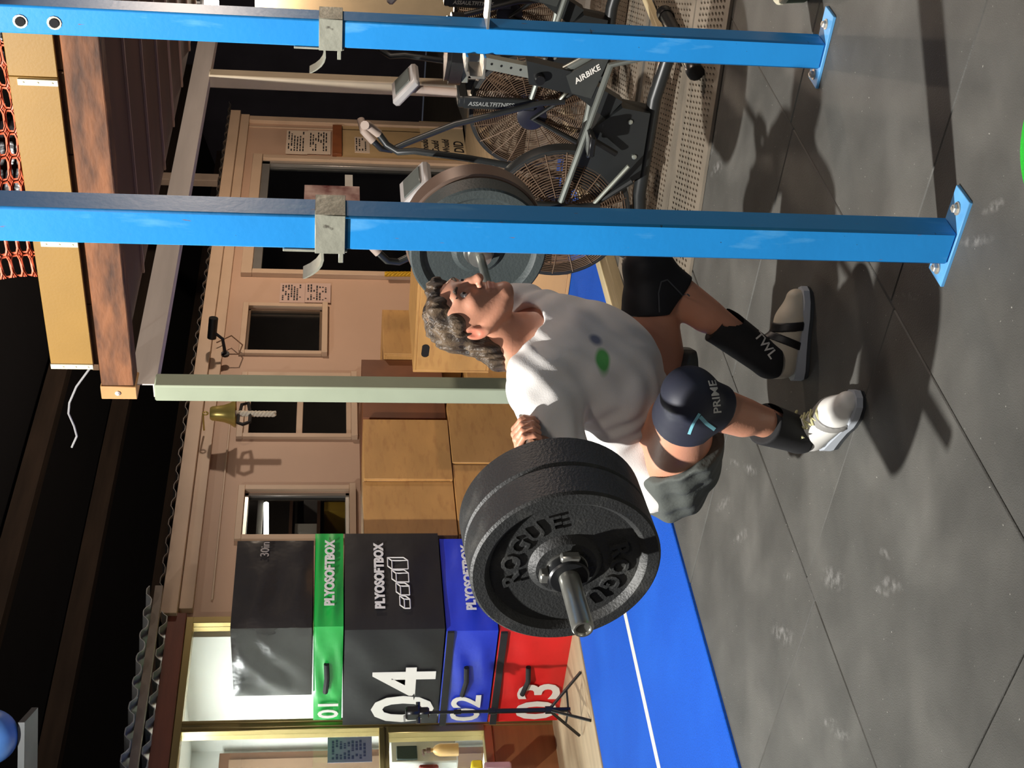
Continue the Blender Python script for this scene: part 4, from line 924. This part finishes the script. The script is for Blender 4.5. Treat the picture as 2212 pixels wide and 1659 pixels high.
# joints (r: the lifter's right, towards the camera)
J = dict(rhip=(2.905, 2.57, .452), rkne=(2.692, 2.135, .510), rank=(2.829, 2.382, .118), lhip=(3.105, 2.575, .455), lkne=(3.325, 2.150, .505), lank=(3.170, 2.376, .118))
J.update(pel=(3.0, 2.60, .47), neck=(3.005, 2.215, .965), rsho=(2.838, 2.215, .893), lsho=(3.198, 2.232, .908), relb=(2.605, 2.475, .785), lelb=(3.43, 2.50, .80))
def barat(x): t = (x-B0.x)/BD.x; return B0+BD*t
rh, lh = barat(2.672), barat(3.362)
T = np.array(J['neck'])-np.array(J['pel']); T /= np.linalg.norm(T); Lx = np.array([1., 0, 0]); Dp = np.cross(T, Lx); AX = np.stack([Lx, Dp, T])   # across, depth, along the back
def legs(f, off=0.0, up=True):
    for s in 'rl':
        h, k, a = np.array(J[s+'hip']), np.array(J[s+'kne']), np.array(J[s+'ank'])
        if up:
            f.cone(h, .098+off, k, .060+off, .03); m = lerp(h, k, .38); f.cone(m+np.array([0, 0, -.008]), .092+off, lerp(h, k, .75), .075+off, .03)
        f.ball(k+np.array([0, -.008, .004]), .060+off, .03)
        f.cone(k, .055+off, a, .037+off, .03)
        bk_ = np.array([0, 1., -.2]); bk_ -= (a-k)*(bk_ @ (a-k))/((a-k) @ (a-k)); bk_ /= np.linalg.norm(bk_)
        f.cone(lerp(k, a, .2)+bk_*.022, .048+off, lerp(k, a, .48)+bk_*.016, .045+off, .03)
def torso(f, off=0.0):
    pel = np.array(J['pel'])
    f.ell((3.0, 2.262, .772), (.165+off, .108+off, .17+off), AX, .06); f.ell((3.0, 2.38, .645), (.150+off, .115+off, .17+off), AX, .06); f.ell(pel+T*.04, (.168+off, .118+off, .12+off), AX, .06)
    for s in (-1, 1): f.ell((3.0+s*.075, 2.185, .815), (.085+off, .062+off, .075+off), AX, .06)
    f.ell((3.0, 2.262, .70), (.150+off, .142+off*1.5, .13+off), None, .09); f.ell((2.985, 2.325, .625), (.145+off, .132+off*1.4, .10+off), None, .08)
    f.cone((2.86, 2.205, .872), .055+off, (3.15, 2.212, .882), .055+off, .06)
body = Field(.022)
legs(body); torso(body)
for s, sx in (('r', -1), ('l', 1)):
    g = np.array(J['pel'])+np.array([sx*.085, .055, -.04]); body.ball(g, .095, .05)
    body.ball(J[s+'sho'], .058, .04); body.cone(J[s+'sho'], .052, J[s+'elb'], .042, .03)
    hd = np.array(rh if s == 'r' else lh); wr = hd+np.array([-sx*.004, .062, -.072])
    el = np.array(J[s+'elb']); body.cone(el, .041, wr, .027, .02); body.cone(lerp(el, wr, .2), .044, lerp(el, wr, .5), .037, .02)
    # palm behind the bar, fingers over it, thumb round the inner side
    body.ell(hd+np.array([0, .038, -.012]), (.043, .019, .05), None, .012); body.ell(hd+np.array([-sx*.018, .044, -.034]), (.02, .02, .026), None, .012)
    body.cone(wr, .027, hd+np.array([0, .042, -.03]), .024, .02)
    for i, (ox, ln, r) in enumerate(((-.032, 1.0, .0095), (-.011, 1.08, .0098), (.010, 1.03, .0095), (.030, .86, .0083))):
        ox = ox*(-1 if s == 'r' else 1) if False else ox*(1 if s == 'l' else -1)
        kx = hd+np.array([ox, 0, 0])
        pts = [kx+np.array([0, .036, .026]), kx+np.array([0, .008, .034*ln]), kx+np.array([0, -.021*ln, .020]), kx+np.array([0, -.026*ln, -.006]), kx+np.array([0, -.015, -.022])]
        body.chain(pts, [r*1.12, r*1.08, r, r*.95, r*.85], .004)
    th = [hd+np.array([-sx*.030, .042, -.03]), hd+np.array([-sx*.044, .018, -.022]), hd+np.array([-sx*.046, -.012, -.012]), hd+np.array([-sx*.038, -.026, .012])]
    body.chain(th, [.015, .012, .0105, .009], .005)
    # feet inside the shoes
    a = np.array(J[s+'ank']); toe = np.array((2.748, 2.20, .045) if s == 'r' else (3.275, 2.21, .045)); body.cone(a, .034, lerp(a, toe, .5)+np.array([0, 0, -.012]), .022, .02)
# neck and head
HX = 3.005; hc = np.array([HX, 2.105, 1.105])
body.cone((HX, 2.195, .915), .064, (HX, 2.13, 1.03), .055, .03); body.cone((HX-.11, 2.222, .915), .038, (HX-.03, 2.17, .985), .03, .05); body.cone((HX+.11, 2.235, .925), .038, (HX+.03, 2.17, .985), .03, .05)
body.ell(hc, (.074, .094, .088), None, .02); body.ell(hc+np.array([0, -.035, -.06]), (.060, .058, .078), None, .03); body.ell(hc+np.array([0, -.045, -.115]), (.040, .044, .034), None, .03)
body.ball(hc+np.array([0, -.082, -.128]), .017, .02)
body.cone(hc+np.array([-.035, -.078, .012]), .012, hc+np.array([.035, -.078, .012]), .012, .02)
for sx in (-1, 1):
    body.ball(hc+np.array([sx*.031, -.096, -.010]), .015, .012, True)
    body.ell(hc+np.array([sx*.04, -.066, -.035]), (.020, .022, .018), None, .02)
    e = hc+np.array([sx*.072, .014, -.045]); body.ell(e, (.009, .021, .032), None, .006); body.ell(e+np.array([sx*.008, -.003, .004]), (.006, .010, .016), None, .006, True)
    body.cone(hc+np.array([sx*.056, .0, -.08]), .018, hc+np.array([sx*.02, -.075, -.128]), .013, .02)
body.chain([hc+np.array([0, -.090, .0]), hc+np.array([0, -.105, -.028]), hc+np.array([0, -.118, -.050])], [.009, .010, .0135], .010)
for sx in (-1, 1): body.ball(hc+np.array([sx*.013, -.103, -.053]), .0085, .008)
body.cone(hc+np.array([-.016, -.092, -.080]), .0062, hc+np.array([.016, -.092, -.080]), .0062, .006); body.cone(hc+np.array([-.014, -.090, -.092]), .0068, hc+np.array([.014, -.090, -.092]), .0068, .006)
hz = .955
inhead = lambda c, e=0: (c[:, 2] > hz-e) & (np.abs(c[:, 0]-HX) < .11) & (c[:, 1] < 2.26)
inhand = lambda c, e=0: (np.abs(c[:, 0]-rh.x) < .085+e) & (np.abs(c[:, 1]-rh.y-.01) < .075+e) & (np.abs(c[:, 2]-rh.z+.005) < .085+e)
q1 = body.mesh((2.50, 1.93, .0), (3.56, 2.78, 1.22), .006, lambda c: ~(inhead(c, -.004) | inhand(c, -.003)))
q2 = body.mesh((2.885, 1.955, .93), (3.125, 2.29, 1.215), .0028, inhead)
q3 = body.mesh((2.56, 2.15, .82), (2.79, 2.40, 1.04), .0028, inhand)
q1.add(q2.v, q2.f); q1.add(q3.v, q3.f)
M_skin = mat('skin', (206, 146, 118), .48, var=.14, scale=7, bump=.06, bscale=120, spec=.4)
_b = M_skin.node_tree.nodes['Principled BSDF']; _b.inputs['Subsurface Weight'].default_value = .12; _b.inputs['Subsurface Radius'].default_value = (.02, .008, .004); _b.inputs['Subsurface Scale'].default_value = .5
def ellipse_fac(c, r, soft=.35, amount=1.0, nscale=0):
    def fn(nt):
        L = nt.links; geo = nd(nt, 'ShaderNodeNewGeometry'); mp_ = nd(nt, 'ShaderNodeMapping', vector_type='TEXTURE'); mp_.inputs['Location'].default_value = tuple(c); mp_.inputs['Scale'].default_value = tuple(r)
        L.new(geo.outputs['Position'], mp_.inputs[0]); ln = nd(nt, 'ShaderNodeVectorMath', operation='LENGTH'); L.new(mp_.outputs[0], ln.inputs[0])
        mr = nd(nt, 'ShaderNodeMapRange'); mr.inputs[1].default_value = 1; mr.inputs[2].default_value = 1-soft; mr.inputs[4].default_value = amount; L.new(ln.outputs['Value'], mr.inputs[0]); return mr.outputs[0]
    return fn
mix_layer(M_skin, ellipse_fac(hc+np.array([0, -.11, -.086]), (.026, .03, .014), .6, .55), (150, 74, 66))
mix_layer(M_skin, ellipse_fac(hc+np.array([-.082, .012, -.045]), (.02, .028, .036), .5, .45), (214, 110, 92))
per = q1.build('person', M_skin, org=(3.0, 2.3, 0), sharp=180, recalc=False)
tag(per, 'person in white t-shirt and dark shorts squatting under a loaded barbell', 'person')
# ---- hair
hair = Field(.02)
hair.ell(hc+np.array([0, .012, .004]), (.082, .102, .088), None, .02); hair.ell(hc+np.array([0, .060, -.05]), (.068, .055, .085), None, .03); hair.cone(hc+np.array([0, .085, -.08]), .055, hc+np.array([-.012, .125, -.125]), .042, .03); hair.chain([(HX-.055, 2.165, 1.045), (HX-.072, 2.20, .995), (HX-.082, 2.225, .965)], [.036, .030, .012], .02); hair.cone(hc+np.array([-.02, .115, -.11]), .035, hc+np.array([-.03, .14, -.16]), .012, .02)
hair.cone(hc+np.array([-.045, -.045, .058]), .028, hc+np.array([.045, -.055, .058]), .028, .02); hair.cone(hc+np.array([-.07, -.01, .0]), .018, hc+np.array([-.066, -.012, -.035]), .010, .02); hair.cone(hc+np.array([.07, -.01, .0]), .018, hc+np.array([.066, -.012, -.035]), .010, .02)
def hairpost(d, X, Y, Z):
    x, y, z = X-hc[0], Y-hc[1], Z-hc[2]
    face = (-(y+.055)*.86+(.055-z)*.55)                     # in front of and below the hairline
    face = np.maximum(face, -1)
    d = smax(d, -( (y+.078)*.80+(z-.048)*.62 ), .012)
    ear = np.sqrt(((y-.008)/.030)**2+((z+.048)/.036)**2)*.03-.03
    d = smax(d, -np.maximum(ear, (np.abs(x) < .05)*1.0), .008)
    st = np.sin(150*x+30*z+9*np.sin(40*y))*.0022+np.sin(95*z+60*y+140*x+3)*.0022+np.sin(60*x-80*y+50*z)*.0022
    return d+st
hair.post.append(hairpost)
M_hair = mat('brown_hair', (106, 88, 68), .5, col2=(36, 27, 21), scale=14, stretch=(5, 1.2, 1.2), bump=.5, bscale=60, contrast=(.35, .68))
hair.mesh(hc-np.array([.12, .13, .22]), hc+np.array([.12, .18, .13]), .003).build('hair', M_hair, per, sharp=180, recalc=False)
for sx in (-1, 1):
    q = MB(); q.tube([hc+np.array([sx*.014, -.0935, .009]), hc+np.array([sx*.030, -.093, .015]), hc+np.array([sx*.048, -.080, .010])], [.004, .0055, .0035], 8); q.build('eyebrow', M_hair, per)
    q = MB(); c = Vector(hc+np.array([sx*.031, -.079, -.010])); q.lathe([(.0115*math.sin(w)+1e-4, -.0115*math.cos(w)) for w in [k*math.pi/10 for k in range(11)]], c, (0, 0, 1), 16); ey = q.build('eye', mat('eye_white', (205, 196, 188), .2), per)
    q = MB(); q.lathe([(.0005, -.0118), (.0052, -.0106), (.0052, -.0095)], c, (0, 1, -.0), 12); q.build('iris', mat('iris', (40, 30, 24), .2), ey)
# ---- t-shirt
tee = Field(.03); torso(tee, .016)
for s, sx in (('r', -1), ('l', 1)):
    sh_, el = np.array(J[s+'sho']), np.array(J[s+'elb'])
    tee.ball(sh_, .074, .05); tee.cone(sh_, .070, lerp(sh_, el, .80), .070, .05); tee.cone(lerp(sh_, el, .15)+np.array([0, .01, -.02]), .07, lerp(sh_, el, .72)+np.array([sx*-.01, .01, -.03]), .066, .05)
pel = np.array(J['pel']); tee.ell(pel+T*.12, (.176, .136, .16), AX, .05); tee.ell(pel+T*.0+np.array([-.02, .02, 0]), (.182, .14, .10), AX, .05)
hem = halfspace(pel-T*.03, -T)
cuffs = [halfspace(lerp(J[s+'sho'], J[s+'elb'], .80), np.array(J[s+'elb'])-np.array(J[s+'sho'])) for s in 'rl']
def teepost(d, X, Y, Z):
    u = (X*.5+Y*.6+Z*.62); v = (X*.8-Y*.5+Z*.3)
    d = d+.0035*np.sin(58*u+7*np.sin(9*v))*np.sin(7*v+2)+.003*np.sin(38*v+5*np.sin(13*u)+11*Z)+.0022*np.sin(80*(Z*.8-X*.6)+8*np.sin(12*Y))
    d = smax(d, hem(X, Y, Z)+.006*np.sin(24*X), .008)
    for s, c in zip('rl', cuffs):
        j = np.array(J[s+'elb']); near = np.sqrt((X-j[0])**2+(Y-j[1])**2+(Z-j[2])**2)
        d = np.where(near < .2, smax(d, c(X, Y, Z), .006), d)
    # neck opening
    n0, n1 = np.array([HX, 2.175, .915]), np.array([HX, 2.05, 1.04]); ab = n1-n0; t = np.clip(((X-n0[0])*ab[0]+(Y-n0[1])*ab[1]+(Z-n0[2])*ab[2])/(ab @ ab), -.2, 1)
    nk = np.sqrt(((X-n0[0]-ab[0]*t)*.95)**2+(Y-n0[1]-ab[1]*t)**2+(Z-n0[2]-ab[2]*t)**2)-.084
    return smax(d, -nk, .006)
tee.post.append(teepost)
M_tee = mat('white_cotton', (216, 212, 208), .85, var=.06, scale=4, bump=.1, bscale=300, spec=.15)
lg = P(1312, 742, t=3.6)
mix_layer(M_tee, ellipse_fac(P(1308, 742, t=3.60), (.030, .2, .026), .35, .9), (58, 158, 64))
mix_layer(M_tee, ellipse_fac(P(1291, 706, t=3.62), (.022, .2, .024), .5, .8), (70, 84, 120))
teeo = tee.mesh((2.50, 1.98, .38), (3.55, 2.82, 1.06), .005).build('t_shirt', M_tee, per, sharp=180, recalc=False)
# ---- shorts
sho = Field(.03); pelv = np.array(J['pel'])
sho.ell(pelv+T*.0, (.178, .128, .12), AX, .05)
for s, sx in (('r', -1), ('l', 1)):
    g = pelv+np.array([sx*.085, .055, -.04]); sho.ball(g, .108, .06)
    h, k = np.array(J[s+'hip']), np.array(J[s+'kne']); sho.cone(h, .118, lerp(h, k, .46), .108, .04); sho.cone(h+np.array([0, .0, -.03]), .115, lerp(h, k, .40)+np.array([0, 0, -.045]), .095, .04)
def shopost(d, X, Y, Z):
    d = d+.004*np.sin(60*X+40*Y-30*Z)*np.sin(25*Z)+.004*np.sin(70*Z+25*Y+20*X)
    d = smax(d, halfspace(pelv+T*.09, T)(X, Y, Z), .006)
    for s in 'rl':
        h, k = np.array(J[s+'hip']), np.array(J[s+'kne']); pl = halfspace(lerp(h, k, .46), (k-h))(X, Y, Z)
        side = (X < 3.0) if s == 'r' else (X >= 3.0)
        d = np.where(side, smax(d, pl, .005), d)
        m = lerp(h, k, .5); ab = k-h; t = np.clip(((X-h[0])*ab[0]+(Y-h[1])*ab[1]+(Z-h[2])*ab[2])/(ab @ ab), .26, 1)     # open leg: hollow round the thigh
        ho = np.sqrt((X-h[0]-ab[0]*t)**2+(Y-h[1]-ab[1]*t)**2+(Z-h[2]-ab[2]*t)**2)-(.099-.024*t)
        d = np.where(side, smax(d, -ho, .004), d)
    return d
sho.post.append(shopost)
M_sho = mat('charcoal_shorts', (92, 96, 92), .7, var=.3, scale=5, bump=.2, bscale=60, spec=.2)
sho.mesh((2.60, 2.2, .22), (3.42, 2.86, .68), .005).build('shorts', M_sho, per, sharp=180, recalc=False)
# ---- knee sleeves, socks
M_slv = mat('navy_neoprene', (44, 46, 58), .55, var=.2, scale=5, spec=.3)
M_slvb = mat('black_neoprene', (24, 24, 28), .6, var=.2, scale=5, spec=.3)
sleeves = {}
for s in 'rl':
    h, k, a = np.array(J[s+'hip']), np.array(J[s+'kne']), np.array(J[s+'ank'])
    f = Field(.03); u, w = (h-k)/np.linalg.norm(h-k), (a-k)/np.linalg.norm(a-k)
    f.cone(k+u*.18, .088, k, .0665, .03); f.ball(k+np.array([0, -.008, .004]), .0665, .03); f.cone(k, .0635, k+w*.17, .0575, .03)
    bk_ = np.array([0, 1., -.2]); bk_ -= w*(bk_ @ w); bk_ /= np.linalg.norm(bk_); f.cone(lerp(k, a, .2)+bk_*.022, .053, lerp(k, a, .48)+bk_*.016, .050, .03); f.cone(k+u*.1-np.array([0, 0, .01]), .084, k+u*.2-np.array([0, 0, .01]), .094, .03)
    f.post.append(cutby(halfspace(k+u*.135, u), halfspace(k+w*.125, w)))
    sl = f.mesh(k-.26, k+.26, .004).build('knee_sleeve', M_slv if s == 'r' else M_slvb, per, sharp=60, recalc=False); sleeves[s] = sl
    sl['label'] = 'dark navy knee sleeve with pale lettering' if s == 'r' else 'plain black knee sleeve'
    f = Field(.02); up_ = .33 if s == 'r' else .42
    f.cone(a, .047, lerp(a, k, .6), .061, .03); f.cone(lerp(k, a, .2)+bk_*.022, .056, lerp(k, a, .48)+bk_*.016, .053, .03); f.cone(lerp(k, a, .48)+bk_*.016, .052, a, .045, .03); f.cone(a, .046, a+np.array([0, 0, -.03]), .044, .02)
    f.post.append(cutby(halfspace(a+(k-a)*up_, k-a), halfspace(a+np.array([0, 0, -.03]), (0, 0, -1))))
    so = f.mesh(a-.12, a+.26, .004).build('sock', mat('black_sock', (24, 24, 26), .85, var=.2, scale=60), per, sharp=60, recalc=False); sleeves[s+'s'] = so
# lettering wrapped onto sleeve, sock
from mathutils.bvhtree import BVHTree
def wrap(mb, target, dirv, lift=.0018):
    bm = bmesh.new(); vv = [bm.verts.new(v) for v in mb.v]
    for f in mb.f:
        try: bm.faces.new([vv[i] for i in f])
        except ValueError: pass
    bmesh.ops.remove_doubles(bm, verts=bm.verts, dist=1e-5); bmesh.ops.triangulate(bm, faces=bm.faces)
    for _ in range(3):
        ee = [e for e in bm.edges if e.calc_length() > .004]
        if ee: bmesh.ops.subdivide_edges(bm, edges=ee, cuts=1); bmesh.ops.triangulate(bm, faces=bm.faces)
    bm.verts.index_update(); mb = MB(); mb.v = [tuple(v.co) for v in bm.verts]; mb.f = [tuple(v.index for v in f.verts) for f in bm.faces]; bm.free()
    me = target.data; M = WM[target]; bv = BVHTree.FromPolygons([M @ v.co for v in me.vertices], [tuple(p.vertices) for p in me.polygons]); out = []
    dirv = Vector(dirv).normalized()
    for v in mb.v:
        v = Vector(v); hit = bv.ray_cast(v-dirv*.3, dirv)
        out.append(tuple((hit[0]-dirv*lift) if hit[0] is not None else v))
    mb.v = out; return mb
cd = Vector(_fw)
def flat(px, py, t): return P(px, py, t=t)
rv, uv = Vector(_r), -Vector(_d)
wrap(text_mb('PRIME', .034, P(1562, 893, t=3.5), (rv*.97+uv*.22).normalized(), (uv*.97-rv*.22).normalized(), 0, bold=.0006, shear=.15), sleeves['r'], cd).build('lettering', M_ltr, sleeves['r'], recalc=False)
def ribbon(pts, w, target, m_, name='stripe', t=3.5):
    q = MB(); pp = []
    for i in range(len(pts)-1):
        for k in range(6): pp.append(lerp(pts[i], pts[i+1], k/6))
    pp.append(np.array(pts[-1], float)); vs = []
    for i, p in enumerate(pp):
        d_ = pp[min(i+1, len(pp)-1)]-pp[max(i-1, 0)]; n_ = np.array([-d_[1], d_[0]])/np.linalg.norm(d_)*w/2
        vs += [P(*(p+n_), t=t), P(*(p-n_), t=t)]
    q.add(vs, [(2*i, 2*i+1, 2*i+3, 2*i+2) for i in range(len(pp)-1)]); wrap(q, target, cd).build(name, m_, target, recalc=False)
M_aqua = mat('aqua_print', (130, 200, 214), .5)
ribbon([(1494, 940), (1500, 910), (1508, 893)], 7, sleeves['r'], M_aqua); ribbon([(1510, 900), (1530, 916), (1552, 930)], 8, sleeves['r'], M_aqua)
ribbon([(1430, 672), (1428, 630), (1434, 605), (1448, 600), (1490, 640)], 3, sleeves['l'], mat('seam_grey', (70, 72, 76), .6), 'seam', 3.9)
wrap(text_mb('TWL', .042, P(1640, 722, t=3.95), (-rv*.81-uv*.59).normalized(), (rv*.59-uv*.81).normalized(), 0, bold=.0006), sleeves['ls'], cd).build('lettering', M_ltr, sleeves['ls'], recalc=False)
# ---- lifting shoes
def shoe(heel, toe, label, m_up, m_strap, straps, laces):
    h, t_ = Vector(heel), Vector(toe); d_ = (t_-h).normalized(); lx = d_.cross(Vector((0, 0, 1))); Mx = Matrix((( lx.x, d_.x, 0, h.x), (lx.y, d_.y, 0, h.y), (0, 0, 1, 0), (0, 0, 0, 1)))
    def W_(q):
        q.v = [tuple(Mx @ Vector(v)) for v in q.v]; return q
    out = [(0, -.004), (.026, .004), (.036, .03), (.036, .08), (.040, .14), (.049, .19), (.047, .24), (.032, .275), (.008, .288), (-.018, .282), (-.040, .25), (-.047, .20), (-.042, .14), (-.035, .08), (-.035, .03), (-.026, .004)]
    f = Field(.02); f.cone((0, .045, .062), .035, (0, .19, .052), .043, .02); f.cone((0, .19, .05), .043, (0, .248, .042), .031, .02); f.cone((0, .05, .105), .038, (0, .165, .062), .040, .03); f.cone((0, .042, .08), .037, (0, .045, .135), .042, .02); f.cone((0, .11, .12), .026, (0, .075, .145), .024, .02)
    f.post.append(cutby(halfspace((0, 0, .024), (0, 0, -1)), halfspace((0, .045, .128), (0, -.35, .94)), k=.006))
    up_ = W_(f.mesh((-.07, -.02, .0), (.07, .31, .18), .004)).build('shoe', m_up, per, sharp=70, recalc=False); up_['label'] = label
    q = MB(); n = len(out); vs = []
    for (z, s) in ((0, .97), (.010, 1.0), (.012, 1.02)): vs += [(x*s, .14+(y-.14)*s, z) for x, y in out]
    q.add(vs, [(l*n+i, l*n+(i+1) % n, (l+1)*n+(i+1) % n, (l+1)*n+i) for l in range(2) for i in range(n)]+[tuple(range(n)), tuple(range(2*n, 3*n))]); W_(q).build('outsole', mat('shoe_outsole', (70, 74, 78), .6), up_)
    q = MB(); q.add([(x*1.0, y, .012) for x, y in out]+[(x*.99, y, .030+.014*max(0, (.13-y)/.13)) for x, y in out], [(i, (i+1) % n, n+(i+1) % n, n+i) for i in range(n)]+[tuple(range(n)), tuple(range(n, 2*n))]); W_(q).build('midsole', mat('shoe_midsole', (176, 182, 190), .6), up_)
    for (y0, w, tilt) in straps:
        g = Field(.02); g.p = [list(p) for p in f.p]
        for p in g.p:
            if p[0] == 'c': p[2] += .0045; p[4] += .0045
        nn = np.array([0, math.cos(tilt), math.sin(tilt)]); g.post.append(cutby(halfspace((0, y0+w/2, .06), nn), halfspace((0, y0-w/2, .06), -nn), halfspace((0, 0, .028), (0, 0, -1)), halfspace((0, .045, .128), (0, -.35, .94)), k=.002))
        W_(g.mesh((-.075, -.02, .01), (.075, .31, .18), .0035)).build('strap', m_strap, up_, sharp=60, recalc=False)
    if laces:
        q = MB()
        for i in range(5):
            y = .100+.02*i; z = .153-.0125*i; q.tube([(-.024, y, z-.004), (0, y+.006, z+.006), (.024, y-.004, z-.004)], .0035, 6); q.tube([(-.022, y+.012, z-.012), (0, y+.002, z+.004), (.022, y+.014, z-.012)], .003, 6)
        q.tube([(0, .10, .158), (-.034, .085, .152), (-.045, .115, .135), (0, .105, .158), (.036, .085, .150), (.045, .12, .132), (0, .10, .158)], .0035, 6)
        W_(q).build('laces', mat('yellow_laces', (206, 200, 150), .7), up_)
    return up_
M_shoe = mat('white_shoe', (222, 220, 214), .5, var=.08, scale=8)
M_shoe2 = mat('cream_shoe', (206, 196, 176), .6, var=.12, scale=8)
shoe((2.848, 2.432, 0), (2.742, 2.172, 0), 'white lifting shoe with grey strap and yellow laces', M_shoe, mat('grey_strap', (146, 144, 140), .5), [(.178, .026, .25)], True)
shoe((3.146, 2.428, 0), (3.288, 2.190, 0), 'cream lifting shoe with two black straps', M_shoe2, mat('black_strap', (28, 26, 26), .5), [(.115, .026, -.35), (.165, .028, .1)], False)
